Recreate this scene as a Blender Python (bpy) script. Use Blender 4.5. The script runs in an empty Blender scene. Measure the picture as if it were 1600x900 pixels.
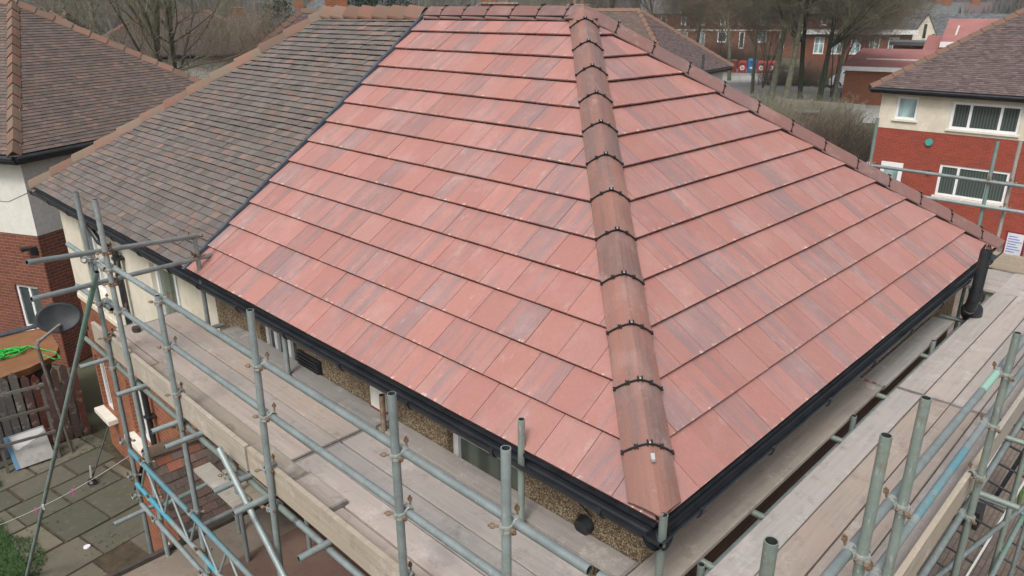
import bpy, math, random
from mathutils import Vector, Matrix
R = math.radians
rnd = random.Random(7)
scene = bpy.context.scene
# ------------------------------------------------------------------ camera, sky, sun, exposure
CAM = Vector((-3.033, -1.833, 2.722)); PITCH, YAW, ROLL, FPX = R(20.64), R(44.54), R(-0.17), 1153.5
cam_d = bpy.data.cameras.new('camera'); cam = bpy.data.objects.new('camera', cam_d); scene.collection.objects.link(cam)
f = Vector((math.cos(YAW)*math.cos(PITCH), math.sin(YAW)*math.cos(PITCH), -math.sin(PITCH)))
r0 = Vector((math.sin(YAW), -math.cos(YAW), 0)); u0 = r0.cross(f)
r1 = math.cos(ROLL)*r0 + math.sin(ROLL)*u0; u1 = -math.sin(ROLL)*r0 + math.cos(ROLL)*u0
cam.matrix_world = Matrix(((r1.x, u1.x, -f.x, CAM.x), (r1.y, u1.y, -f.y, CAM.y), (r1.z, u1.z, -f.z, CAM.z), (0, 0, 0, 1)))
cam_d.sensor_width = 36; cam_d.lens = FPX/1600*36; cam_d.clip_start = .05; cam_d.clip_end = 6000
scene.camera = cam
SUN_EL, SUN_AZ = R(52), R(205)
wd = bpy.data.worlds.new('World'); scene.world = wd; wd.use_nodes = True
wn = wd.node_tree; bg = wn.nodes['Background']
sky = wn.nodes.new('ShaderNodeTexSky'); sky.sky_type = 'NISHITA'; sky.sun_disc = False
sky.sun_elevation = SUN_EL; sky.sun_rotation = R(90) - SUN_AZ; sky.air_density = 1; sky.dust_density = 4; sky.ozone_density = 1
hs = wn.nodes.new('ShaderNodeHueSaturation'); hs.inputs['Saturation'].default_value = .22
wn.links.new(sky.outputs[0], hs.inputs['Color']); wn.links.new(hs.outputs[0], bg.inputs[0]); bg.inputs[1].default_value = .125
sd = bpy.data.lights.new('sun', 'SUN'); sd.energy = 1.45; sd.angle = R(16); sd.color = (1, .97, .93)
so = bpy.data.objects.new('sun', sd); scene.collection.objects.link(so)
sv = Vector((math.cos(SUN_AZ)*math.cos(SUN_EL), math.sin(SUN_AZ)*math.cos(SUN_EL), math.sin(SUN_EL)))
so.rotation_euler = sv.to_track_quat('Z', 'Y').to_euler(); so.location = (-20, -20, 40)
scene.view_settings.view_transform = 'Standard'; scene.view_settings.look = 'None'
scene.view_settings.exposure = .46; scene.view_settings.gamma = 1

def spot(px, D):
    "ground point at horizontal range D (m) on a compass bearing given by a picture column"
    d = f + u1*(434/FPX) + r1*((px-800)/FPX); d.z = 0; d.normalize(); return Vector((CAM.x+d.x*D, CAM.y+d.y*D))

# ------------------------------------------------------------------ materials
class NT:
    def __init__(s, name):
        s.m = bpy.data.materials.new(name); s.m.use_nodes = True; s.t = s.m.node_tree; s.b = s.t.nodes['Principled BSDF']
    def n(s, ty, **k):
        o = s.t.nodes.new('ShaderNode'+ty)
        for a, v in k.items():
            if a.startswith('i_'):
                key = a[2:]; o.inputs[int(key) if key.isdigit() else key].default_value = v
            else: setattr(o, a, v)
        return o
    def l(s, a, b): s.t.links.new(a, b)
    def coord(s, kind='Object', scale=(1, 1, 1), off=None):
        c = s.n('TexCoord'); mp = s.n('Mapping'); mp.inputs['Scale'].default_value = scale; s.l(c.outputs[kind], mp.inputs['Vector'])
        if off is not None: s.l(off, mp.inputs['Location'])
        return mp.outputs[0]
    def noise(s, vec, scale, detail=4, rough=.55):
        o = s.n('TexNoise'); o.inputs['Scale'].default_value = scale; o.inputs['Detail'].default_value = detail; o.inputs['Roughness'].default_value = rough
        s.l(vec, o.inputs['Vector']); return o.outputs['Fac']
    def ramp(s, fac, stops, interp='LINEAR'):
        o = s.n('ValToRGB'); e = o.color_ramp.elements; o.color_ramp.interpolation = interp
        while len(e) < len(stops): e.new(.5)
        for i, (p, c) in enumerate(stops):
            e[i].position = p; e[i].color = (c, c, c, 1) if isinstance(c, (int, float)) else (*c, 1)
        s.l(fac, o.inputs[0]); return o.outputs[0]
    def mix(s, fac, a, b, mode='MIX'):
        o = s.n('MixRGB', blend_type=mode)
        for i, v in ((0, fac), (1, a), (2, b)):
            if isinstance(v, (int, float)): o.inputs[i].default_value = v if i == 0 else (v, v, v, 1)
            elif isinstance(v, tuple): o.inputs[i].default_value = (*v, 1)
            else: s.l(v, o.inputs[i])
        return o.outputs[0]
    def math(s, op, a, b=0., c=None):
        o = s.n('Math', operation=op)
        for i, v in ((0, a), (1, b)) + (((2, c),) if c is not None else ()):
            if isinstance(v, (int, float)): o.inputs[i].default_value = v
            else: s.l(v, o.inputs[i])
        return o.outputs[0]
    def bump(s, h, strength=.3, dist=.01):
        o = s.n('Bump'); o.inputs['Strength'].default_value = strength; o.inputs['Distance'].default_value = dist
        s.l(h, o.inputs['Height']); s.l(o.outputs[0], s.b.inputs['Normal'])
    def col(s, c):
        if isinstance(c, tuple): s.b.inputs['Base Color'].default_value = (*c, 1)
        else: s.l(c, s.b.inputs['Base Color'])
    def rough(s, v, metal=0, spec=.4):
        s.b.inputs['Roughness'].default_value = v; s.b.inputs['Metallic'].default_value = metal; s.b.inputs['Specular IOR Level'].default_value = spec
        return s.m
def attr(t, name='rnd'):
    a = t.n('Attribute', attribute_name=name); sx = t.n('SeparateColor'); t.l(a.outputs['Color'], sx.inputs[0]); return a.outputs['Color'], sx.outputs
def objrnd(t): return t.n('ObjectInfo').outputs['Random']

def m_newtile(name='new_concrete_tile', base=((.395, .180, .150), (.375, .172, .147), (.39, .20, .172)), grey=(.19, .165, .175), amt=0.0, rough=.62):
    t = NT(name); rc, (ra, rb, rg) = attr(t)
    off = t.n('VectorMath', operation='SCALE'); t.l(rc, off.inputs[0]); off.inputs['Scale'].default_value = 40
    vs = t.coord('UV', (11, 1.1, 1), off.outputs[0]); vf = t.coord('UV', (60, 4, 1), off.outputs[0]); vo = t.coord('Object')
    c = t.ramp(ra, [(0, base[0]), (.45, base[1]), (.8, base[2]), (1, base[0])])
    st = t.noise(vs, 1, 3, .6); thr = t.math('MULTIPLY_ADD', t.math('POWER', rb, 1.6), .26, -.12+amt)
    k = t.math('ADD', st, thr); k = t.ramp(k, [(.47, 0.), (.66, .8)])
    fine = t.ramp(t.noise(vf, 1, 2), [(.3, .45), (.7, 1.)])
    c = t.mix(t.math('MULTIPLY', k, fine), c, grey)
    c = t.mix(t.ramp(t.noise(vo, 2.3, 6, .7), [(.50, 0.), (.78, .35)]), c, (.52, .38, .35))
    c = t.mix(t.ramp(t.noise(vo, 14, 5, .8), [(.62, 0.), (.75, .28)]), c, (.60, .50, .45))
    uv = t.n('SeparateXYZ'); tc = t.n('TexCoord'); t.l(tc.outputs['UV'], uv.inputs[0])
    edge = t.ramp(uv.outputs[1], [(.003, 1.), (.028, 0.)])
    dots = t.ramp(t.noise(t.coord('UV', (22, 10, 1), off.outputs[0]), 1, 2), [(.60, 0.), (.70, .65)])
    c = t.mix(t.math('MULTIPLY', edge, dots), c, (.85, .74, .62))
    c = t.mix(t.ramp(t.noise(vo, 30, 6, .8), [(.35, 0.), (.7, .30)]), c, (.25, .12, .11)); c = t.mix(t.ramp(t.noise(vo, 170, 3, .8), [(.56, 0.), (.70, .35)]), c, (.60, .45, .40))
    c = t.mix(t.ramp(t.noise(t.coord('UV', (5, 3, 1), off.outputs[0]), 1, 5, .75), [(.60, 0.), (.72, .40)]), c, (.50, .38, .36))
    hsv = t.n('HueSaturation'); t.l(c, hsv.inputs['Color']); t.l(t.math('MULTIPLY_ADD', rg, .12, .96), hsv.inputs['Value'])
    t.col(hsv.outputs[0]); t.bump(t.noise(vo, 260, 2), .12, .002); return t.rough(rough, 0, .35)
def m_oldtile(name, stops, moss=.35, light=1.0):
    t = NT(name); rc, (ra, rb, rg) = attr(t); vo = t.coord('Object')
    c = t.ramp(ra, stops)
    c = t.mix(t.ramp(t.noise(vo, 1.1, 5, .7), [(.42, 0.), (.68, moss)]), c, (.10, .090, .078))
    c = t.mix(t.ramp(t.noise(vo, 35, 4, .8), [(.52, 0.), (.75, .5)]), c, (.30, .28, .24))
    hsv = t.n('HueSaturation'); t.l(c, hsv.inputs['Color']); t.l(t.math('MULTIPLY_ADD', rg, .3*light, .84*light), hsv.inputs['Value'])
    t.col(hsv.outputs[0]); t.bump(t.noise(vo, 90, 4, .7), .4, .006); return t.rough(.9, 0, .2)
def m_noise(name, a, b, scale=3, rough=.85, bump=.3, bscale=60, detail=5, objvar=0., c3=None, spec=.3, metal=0., lo=.35, hi=.65, bdist=.006):
    t = NT(name); vo = t.coord('Object'); c = t.ramp(t.noise(vo, scale, detail, .6), [(lo, a), (hi, b)])
    if c3: c = t.mix(t.ramp(t.noise(vo, scale*5.3, 5, .75), [(.52, 0.), (.72, .8)]), c, c3)
    if objvar:
        h = t.n('HueSaturation'); t.l(c, h.inputs['Color']); t.l(t.math('MULTIPLY_ADD', objrnd(t), objvar, 1-objvar/2), h.inputs['Value']); c = h.outputs[0]
    t.col(c)
    if bump: t.bump(t.noise(vo, bscale, 4, .7), bump, bdist)
    return t.rough(rough, metal, spec)
def m_plain(name, c, rough=.5, metal=0., spec=.4): t = NT(name); t.col(c); return t.rough(rough, metal, spec)
def m_brick(name, c1, c2, mortar, scale=1, dirt=.3, soft=.6):
    t = NT(name); v = t.coord('UV'); b = t.n('TexBrick', offset=.5); t.l(v, b.inputs['Vector'])
    for k, x in (('Scale', 1), ('Mortar Size', .006), ('Mortar Smooth', .25), ('Bias', 0), ('Brick Width', .225), ('Row Height', .075)): b.inputs[k].default_value = x
    b.inputs['Color1'].default_value = (*c1, 1); b.inputs['Color2'].default_value = (*c2, 1); b.inputs['Mortar'].default_value = (*mortar, 1)
    vo = t.coord('Object'); c = t.mix(t.ramp(t.noise(vo, 1.3, 5, .7), [(.4, 0.), (.75, dirt)]), b.outputs['Color'], (.09, .06, .05))
    c = t.mix(t.ramp(t.noise(t.coord('UV', (4.4, 13.3, 1)), 1, 2), [(.3, 0.), (.7, .35)]), c, tuple(x*.5 for x in c1))
    t.col(c); t.bump(t.math('SUBTRACT', t.noise(vo, 70, 3), t.math('MULTIPLY', b.outputs['Fac'], 1.2)), .5, .008); return t.rough(.9, 0, .2)
def m_pebble():
    t = NT('pebbledash'); vo = t.coord('Object'); v = t.n('TexVoronoi'); v.inputs['Scale'].default_value = 105; t.l(vo, v.inputs['Vector'])
    sc = t.n('SeparateColor'); t.l(v.outputs['Color'], sc.inputs[0])
    c = t.ramp(sc.outputs[0], [(0, (.045, .03, .02)), (.28, (.17, .115, .065)), (.6, (.28, .205, .125)), (.85, (.40, .32, .21)), (1, (.50, .44, .34))])
    c = t.mix(t.ramp(v.outputs['Distance'], [(.4, 0.), (.8, .6)]), c, (.14, .10, .06))
    c = t.mix(t.ramp(t.noise(vo, 2.5, 4), [(.45, 0.), (.75, .4)]), c, (.12, .09, .06))
    t.col(c); t.bump(v.outputs['Distance'], -.9, .01); return t.rough(.9, 0, .2)
def m_wood(name, a, b, c3, axis='long'):
    t = NT(name); o = objrnd(t); cb = t.n('CombineXYZ'); t.l(t.math('MULTIPLY', o, 57.), cb.inputs[0]); t.l(t.math('MULTIPLY', o, 31.), cb.inputs[1])
    g = t.noise(t.coord('UV', (1.2, 26, 1), cb.outputs[0]), 1, 5, .7); c = t.ramp(g, [(.3, a), (.62, b)])
    vo = t.coord('UV', (1, 1, 1), cb.outputs[0])
    c = t.mix(t.ramp(t.noise(vo, 1.6, 6, .72), [(.40, 0.), (.68, .75)]), c, c3)
    c = t.mix(t.ramp(t.noise(vo, 5, 6, .8), [(.54, 0.), (.72, .6)]), c, (.17, .14, .12)); c = t.mix(t.ramp(t.noise(vo, 2.6, 7, .8), [(.55, 0.), (.66, .55)]), c, (.56, .51, .47))
    c = t.mix(t.ramp(t.noise(vo, 38, 4, .8), [(.60, 0.), (.72, .45)]), c, (.62, .56, .51))
    h = t.n('HueSaturation'); t.l(c, h.inputs['Color']); t.l(t.math('MULTIPLY_ADD', o, .30, .84), h.inputs['Value']); t.l(t.math('MULTIPLY_ADD', t.math('FRACT', t.math('MULTIPLY', o, 7.3)), .9, .55), h.inputs['Saturation'])
    t.col(h.outputs[0]); t.bump(g, .35, .004); return t.rough(.85, 0, .25)
def m_steel(name='galvanised_steel', a=(.21, .255, .255), b=(.37, .42, .42), paint=None, lo=.4, hi=.6):
    t = NT(name); vo = t.coord('Object'); o = objrnd(t)
    c = t.ramp(t.noise(vo, 5, 6, .75), [(.3, a), (.7, b)])
    c = t.mix(t.ramp(t.noise(vo, 55, 4, .8), [(.55, 0.), (.72, .5)]), c, (.40, .43, .42))
    c = t.mix(t.ramp(t.noise(vo, 6.1, 7, .85), [(.57, 0.), (.70, .7)]), c, (.22, .165, .12)); c = t.mix(t.ramp(t.noise(t.coord('Object', (1, 1, .25)), 28, 4, .8), [(.62, 0.), (.70, .6)]), c, (.52, .54, .52))
    if paint: c = t.mix(t.ramp(t.noise(vo, 1.1, 5, .7), [(lo, 0.), (hi, 1.)]), c, paint)
    h = t.n('HueSaturation'); t.l(c, h.inputs['Color']); t.l(t.math('MULTIPLY_ADD', o, .28, .76), h.inputs['Value'])
    t.col(h.outputs[0]); t.bump(t.noise(vo, 120, 3), .15, .002); return t.rough(.52, .35, .45)
def m_glass(name, stripe=None, base=(.03, .04, .04)):
    t = NT(name)
    if stripe:
        w = t.n('TexWave', wave_type='BANDS', bands_direction='X'); w.inputs['Scale'].default_value = stripe; w.inputs['Distortion'].default_value = 1.2; w.inputs['Detail Scale'].default_value = .6
        t.l(t.coord('UV'), w.inputs['Vector']); t.col(t.ramp(w.outputs['Fac'], [(.2, base), (.8, tuple(x*1.7+.01 for x in base))]))
    else: t.col(t.ramp(t.noise(t.coord('UV', (1.5, .6, 1)), 1, 3), [(.4, base), (.65, tuple(x*2.4 for x in base))]))
    return t.rough(.08, 0, .7)
M = dict(
 new=m_newtile(), newhip=m_newtile('new_hip_tile', ((.275, .132, .098), (.235, .125, .10), (.29, .132, .10)), (.12, .10, .098), .12, .6),
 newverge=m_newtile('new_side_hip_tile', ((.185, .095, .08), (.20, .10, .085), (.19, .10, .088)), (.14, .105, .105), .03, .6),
 old=m_oldtile('weathered_clay_tile', [(0, (.135, .122, .114)), (.45, (.148, .128, .118)), (.70, (.160, .127, .113)), (.90, (.180, .134, .118)), (.99, (.215, .138, .112)), (1, (.14, .135, .13))], .3),
 old2=m_oldtile('brown_clay_tile', [(0, (.115, .092, .082)), (.5, (.14, .105, .092)), (.85, (.16, .11, .092)), (.985, (.195, .118, .095)), (1, (.24, .125, .09))], .3),
 porch=m_oldtile('porch_clay_tile', [(0, (.10, .08, .072)), (.55, (.14, .098, .085)), (.9, (.165, .10, .085)), (.96, (.30, .11, .07)), (1, (.32, .12, .08))], .3), old3=m_oldtile('purple_grey_tile', [(0, (.10, .075, .075)), (.6, (.15, .105, .105)), (1, (.17, .12, .11))], .35, .95),
 slate=m_oldtile('grey_slate', [(0, (.09, .10, .105)), (.6, (.13, .14, .145)), (1, (.16, .165, .17))], .2),
 oldridge=m_noise('terracotta_ridge', (.22, .108, .078), (.155, .12, .09), 2.6, .85, .4, 50, c3=(.15, .14, .10), objvar=.35),
 mortar=m_noise('lime_mortar', (.38, .35, .30), (.22, .2, .17), 9, .95, .5, 60),
 band=m_noise('grey_hoop_iron', (.15, .13, .12), (.25, .23, .21), 14, .7, .2), stain=m_noise('dried_mud', (.24, .19, .15), (.30, .25, .20), 14, .9, .1), undernew=m_plain('underlay_course_shadow_red', (.085, .038, .032), .9), under=m_plain('underlay_course_shadow', (.035, .022, .02), .9), lead=m_noise('black_dry_verge', (.035, .045, .06), (.075, .09, .11), 6, .5, .1),
 black=m_noise('black_plastic', (.012, .014, .017), (.028, .031, .036), 8, .38, .1, spec=.5), clip=m_plain('black_clip', (.012, .012, .014), .45),
 brown=m_noise('brown_fascia', (.05, .04, .035), (.085, .07, .06), 12, .7, .2),
 gutter=m_noise('gutter_plastic', (.009, .011, .014), (.019, .023, .028), 5, .36, .05, spec=.5),
 brick=m_brick('red_brown_brick', (.235, .075, .045), (.16, .06, .04), (.30, .22, .17)), shadebrick=m_brick('shade_darkened_brick', (.10, .052, .036), (.075, .042, .03), (.11, .085, .065)), brickb=m_brick('orange_brick', (.34, .115, .055), (.25, .085, .045), (.36, .27, .2), dirt=.15),
 redpaint=m_brick('red_painted_brick', (.36, .075, .048), (.27, .062, .042), (.42, .13, .09), dirt=.28),
 cream=m_noise('cream_render', (.60, .54, .43), (.70, .64, .53), 2, .9, .5, 90, c3=(.52, .45, .35)), offwhite=m_noise('white_render', (.62, .60, .54), (.72, .70, .65), 2, .9, .6, 110, c3=(.55, .52, .46)),
 greyrender=m_noise('grey_roughcast', (.50, .48, .46), (.62, .60, .58), 14, .95, .9, 80, c3=(.38, .36, .35)),
 pebble=m_pebble(), upvc=m_noise('white_plastic', (.74, .75, .75), (.82, .82, .81), 3, .35, 0, spec=.5), sill=m_noise('cream_stone_sill', (.66, .61, .52), (.75, .7, .62), 8, .8, .3),
 glass=m_glass('dark_window_glass'), blinds=m_glass('glass_over_vertical_blinds', 3.2, (.045, .058, .052)), net=m_glass('glass_over_green_curtain', 1.2, (.075, .10, .08)), paleglass=m_glass('pale_window_glass', None, (.16, .22, .22)),
 board=m_wood('weathered_board', (.335, .285, .25), (.415, .37, .335), (.44, .355, .31)), boardg=m_wood('grey_board', (.22, .205, .185), (.31, .285, .26), (.33, .285, .25)),
 toe=m_wood('toe_board_wood', (.29, .26, .21), (.40, .355, .29), (.36, .30, .25)), oldwood=m_wood('dark_timber', (.085, .075, .065), (.13, .115, .10), (.11, .10, .095)), redwood=m_wood('red_stained_timber', (.07, .032, .027), (.10, .042, .034), (.08, .055, .048)),
 steel=m_steel(), blue=m_steel('steel_blue_paint', paint=(.10, .36, .46)), bluepatch=m_steel('steel_blue_patch', paint=(.09, .36, .47), lo=.48, hi=.53), green=m_steel('steel_green_patch', paint=(.17, .33, .255), lo=.40, hi=.62), greenp=m_plain('pale_green_paint', (.28, .46, .38), .5),
 greengal=m_steel('greenish_steel', (.20, .25, .225), (.32, .37, .33)), dark=m_plain('tube_inside', (.03, .03, .028), .9),
 rust=m_noise('rusty_coupler', (.16, .09, .05), (.30, .24, .18), 20, .8, .4, 90, metal=.2, c3=(.20, .08, .035)), gal=m_noise('coupler_galvanised', (.34, .36, .34), (.48, .49, .46), 20, .5, .2, metal=.4),
 bark=m_noise('grey_green_bark', (.09, .095, .065), (.17, .165, .12), 5, .95, .6, 18, bdist=.03), ivy=m_noise('ivy_dark', (.02, .028, .016), (.045, .05, .03), 9, .9, .8, 12, bdist=.05),
 twig=m_noise('olive_twig', (.17, .16, .11), (.27, .245, .17), .8, .95, 0), twigb=m_noise('brown_twig', (.16, .12, .085), (.24, .185, .14), .8, .95, 0), bramble=m_noise('bramble_stem', (.07, .055, .042), (.135, .11, .08), .7, .95, 0),
 ever=m_noise('evergreen_leaf', (.012, .028, .02), (.03, .055, .035), 1.2, .9, 0), leaf=m_noise('weed_leaf', (.045, .10, .025), (.075, .15, .04), 9, .8, 0), grassm=m_noise('grass_blade', (.03, .07, .02), (.06, .115, .035), 4, .85, 0),
 felt=m_noise('brown_roof_felt', (.145, .085, .068), (.20, .135, .105), 1.1, .95, .4, 150, c3=(.11, .07, .055)), felttan=m_noise('tan_roof_felt', (.21, .175, .14), (.27, .22, .175), 1.4, .95, .4, 150, c3=(.16, .12, .1)),
 slab=m_noise('stone_slab', (.10, .10, .075), (.18, .17, .13), 1.7, .9, .4, 40, c3=(.075, .08, .05)), soil=m_noise('mossy_joint_soil', (.05, .04, .026), (.10, .075, .05), 6, .95, .8, 25, c3=(.05, .07, .025)),
 asphalt=m_noise('pale_yard', (.30, .30, .28), (.42, .41, .38), .12, .95, 0, c3=(.25, .25, .23)), paver=m_brick('block_paving', (.24, .19, .16), (.19, .155, .13), (.09, .08, .06)),
 earth=m_noise('winter_ground', (.075, .075, .045), (.13, .12, .075), .06, .95, 0, c3=(.06, .075, .035)), hill=m_noise('wooded_hill', (.10, .10, .095), (.17, .155, .15), .012, 1, 0, c3=(.05, .058, .045)),
 tarp=m_noise('orange_brown_osb', (.27, .125, .055), (.19, .09, .042), 2.2, .85, .3, c3=(.20, .12, .07)), rope=m_plain('green_rope', (.035, .40, .06), .6), red=m_plain('red_plastic', (.36, .045, .04), .5), bluep=m_plain('blue_plastic', (.03, .16, .38), .5),
 white=m_noise('white_paint', (.66, .68, .70), (.76, .77, .78), 4, .6, .1), peel=m_noise('stained_panel', (.34, .335, .32), (.47, .465, .45), 1.5, .9, .2, c3=(.26, .21, .17)), bluepeel=m_plain('blue_edge', (.12, .26, .40), .7),
 redroof=m_noise('red_flat_roof', (.30, .125, .115), (.37, .165, .15), .4, .9, 0), pink=m_plain('pink_peg', (.6, .12, .38), .6), cyan=m_plain('cyan_peg', (.1, .5, .55), .6), line=m_plain('plastic_line', (.42, .40, .36), .6),
 alu=m_noise('aluminium', (.55, .56, .57), (.68, .69, .70), 8, .35, 0, metal=.6), satin=m_noise('dish_charcoal', (.018, .020, .024), (.034, .037, .042), 3, .5, .1), greytube=m_noise('grey_bracket', (.20, .195, .19), (.28, .27, .26), 8, .6, 0),
 teal=m_plain('teal_vent', (.07, .32, .30), .5), redsign=m_plain('dark_red_frame', (.22, .02, .03), .6), paper=m_noise('printed_sheet', (.62, .64, .68), (.72, .72, .74), 10, .6, 0), bluetxt=m_plain('blue_print', (.12, .2, .5), .6))

# ------------------------------------------------------------------ mesh building
class MB:
    def __init__(s): s.v = []; s.f = []; s.r = []; s.uv = {}; s.mi = []; s.sm = []
    def face(s, pts, rn=None, uv=None, mi=0, smooth=False):
        i = len(s.v); s.v += [tuple(p) for p in pts]; s.f.append(tuple(range(i, i+len(pts)))); s.r.append(rn or (.5, .5, .5)); s.mi.append(mi); s.sm.append(smooth)
        if uv: s.uv[len(s.f)-1] = uv
    def idx(s, vs, fs, rn=None, mi=0, smooth=False):
        i = len(s.v); s.v += [tuple(p) for p in vs]
        for q in fs: s.f.append(tuple(a+i for a in q)); s.r.append(rn or (.5, .5, .5)); s.mi.append(mi); s.sm.append(smooth)
    def box(s, a, b, **k):
        x0, y0, z0 = a; x1, y1, z1 = b
        s.idx([(x0,y0,z0),(x1,y0,z0),(x1,y1,z0),(x0,y1,z0),(x0,y0,z1),(x1,y0,z1),(x1,y1,z1),(x0,y1,z1)],
              [(0,3,2,1),(4,5,6,7),(0,1,5,4),(1,2,6,5),(2,3,7,6),(3,0,4,7)], **k); return s
    def obox(s, o, ex, ey, ez, a, b, **k):
        "box in a local frame: corner a to corner b along ex, ey, ez from o"
        o, ex, ey, ez = (Vector(q) for q in (o, ex, ey, ez))
        P = lambda x, y, z: o+ex*x+ey*y+ez*z
        (x0, y0, z0), (x1, y1, z1) = a, b
        vs = [P(x0,y0,z0),P(x1,y0,z0),P(x1,y1,z0),P(x0,y1,z0),P(x0,y0,z1),P(x1,y0,z1),P(x1,y1,z1),P(x0,y1,z1)]
        s.idx(vs, [(0,3,2,1),(4,5,6,7),(0,1,5,4),(1,2,6,5),(2,3,7,6),(3,0,4,7)], **k); return s
    def tube(s, p0, p1, r=.024, n=12, r2=None, hollow=False, mi=0, caps=True, smooth=True):
        p0, p1 = Vector(p0), Vector(p1); d = (p1-p0).normalized(); a = d.orthogonal().normalized(); b = d.cross(a); r2 = r if r2 is None else r2
        cs = [(math.cos(2*math.pi*i/n), math.sin(2*math.pi*i/n)) for i in range(n)]
        vs = [p0+(a*c+b*q)*r for c, q in cs]+[p1+(a*c+b*q)*r2 for c, q in cs]
        s.idx(vs, [(i, (i+1) % n, n+(i+1) % n, n+i) for i in range(n)], mi=mi, smooth=smooth)
        if hollow:
            for p, sg in ((p0, 1), (p1, -1)):
                ri = r*.82
                vs = [p+(a*c+b*q)*r for c, q in cs]+[p+(a*c+b*q)*ri for c, q in cs]+[p+d*sg*.12+(a*c+b*q)*ri for c, q in cs]
                s.idx(vs, [(i, (i+1) % n, n+(i+1) % n, n+i) for i in range(n)], mi=mi)
                s.idx(vs, [(n+i, n+(i+1) % n, 2*n+(i+1) % n, 2*n+i) for i in range(n)]+[tuple(range(2*n, 3*n))], mi=1)
        elif caps: s.idx(vs, [tuple(range(n))[::-1], tuple(range(n, 2*n))], mi=mi)
        return s
    def path(s, pts, r, n=6, mi=0):
        for a, b in zip(pts, pts[1:]): s.tube(a, b, r, n, mi=mi)
        return s
    def build(s, name, mat, parent=None, label=None, origin=None):
        me = bpy.data.meshes.new(name)
        if origin is None: origin = wl(parent) if parent is not None else Vector((0, 0, 0))
        me.from_pydata([(x-origin[0], y-origin[1], z-origin[2]) for x, y, z in s.v], [], s.f)
        for q in (mat if isinstance(mat, (list, tuple)) else [mat]): me.materials.append(q)
        me.polygons.foreach_set('material_index', s.mi); me.polygons.foreach_set('use_smooth', s.sm)
        ca = me.color_attributes.new('rnd', 'FLOAT_COLOR', 'CORNER'); uvl = me.uv_layers.new(name='UVMap'); cols = []; uvs = []
        for i, p in enumerate(me.polygons):
            r_ = s.r[i]; u = s.uv.get(i); n = p.normal; ax = max(range(3), key=lambda k: abs(n[k]))
            if u is None and ax != 2: h = Vector((-n.y, n.x, 0)).normalized() if (abs(n.x)+abs(n.y)) > 1e-6 else Vector((1, 0, 0))
            for j, vi in enumerate(p.vertices):
                cols += [r_[0], r_[1], r_[2], 1]; co = s.v[vi]
                if u: uvs += [u[j][0], u[j][1]]
                elif ax == 2: uvs += [co[0], co[1]]
                else: uvs += [co[0]*h.x+co[1]*h.y, co[2]]
        ca.data.foreach_set('color', cols); uvl.data.foreach_set('uv', uvs); me.update()
        o = bpy.data.objects.new(name, me); scene.collection.objects.link(o)
        if parent is not None:
            o.parent = parent; l = wl(parent); o.location = (origin[0]-l[0], origin[1]-l[1], origin[2]-l[2])
        else: o.location = origin
        if label: o['label'] = label
        return o
def wl(o):
    v = Vector((0, 0, 0))
    while o is not None: v += o.location; o = o.parent
    return v
def thing(name, loc, label, cat, group=None):
    o = bpy.data.objects.new(name, None); scene.collection.objects.link(o); o.location = loc; o.empty_display_size = .2; return tag(o, label, cat, group)
def tag(o, label, cat, group=None):
    o['label'] = label; o['category'] = cat
    if group: o['group'] = group
    return o
def kind(o, k): o['kind'] = k; return o
def solo(mb, name, mat, loc, label, cat, group=None): return tag(mb.build(name, mat, None, None, loc), label, cat, group)

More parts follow.
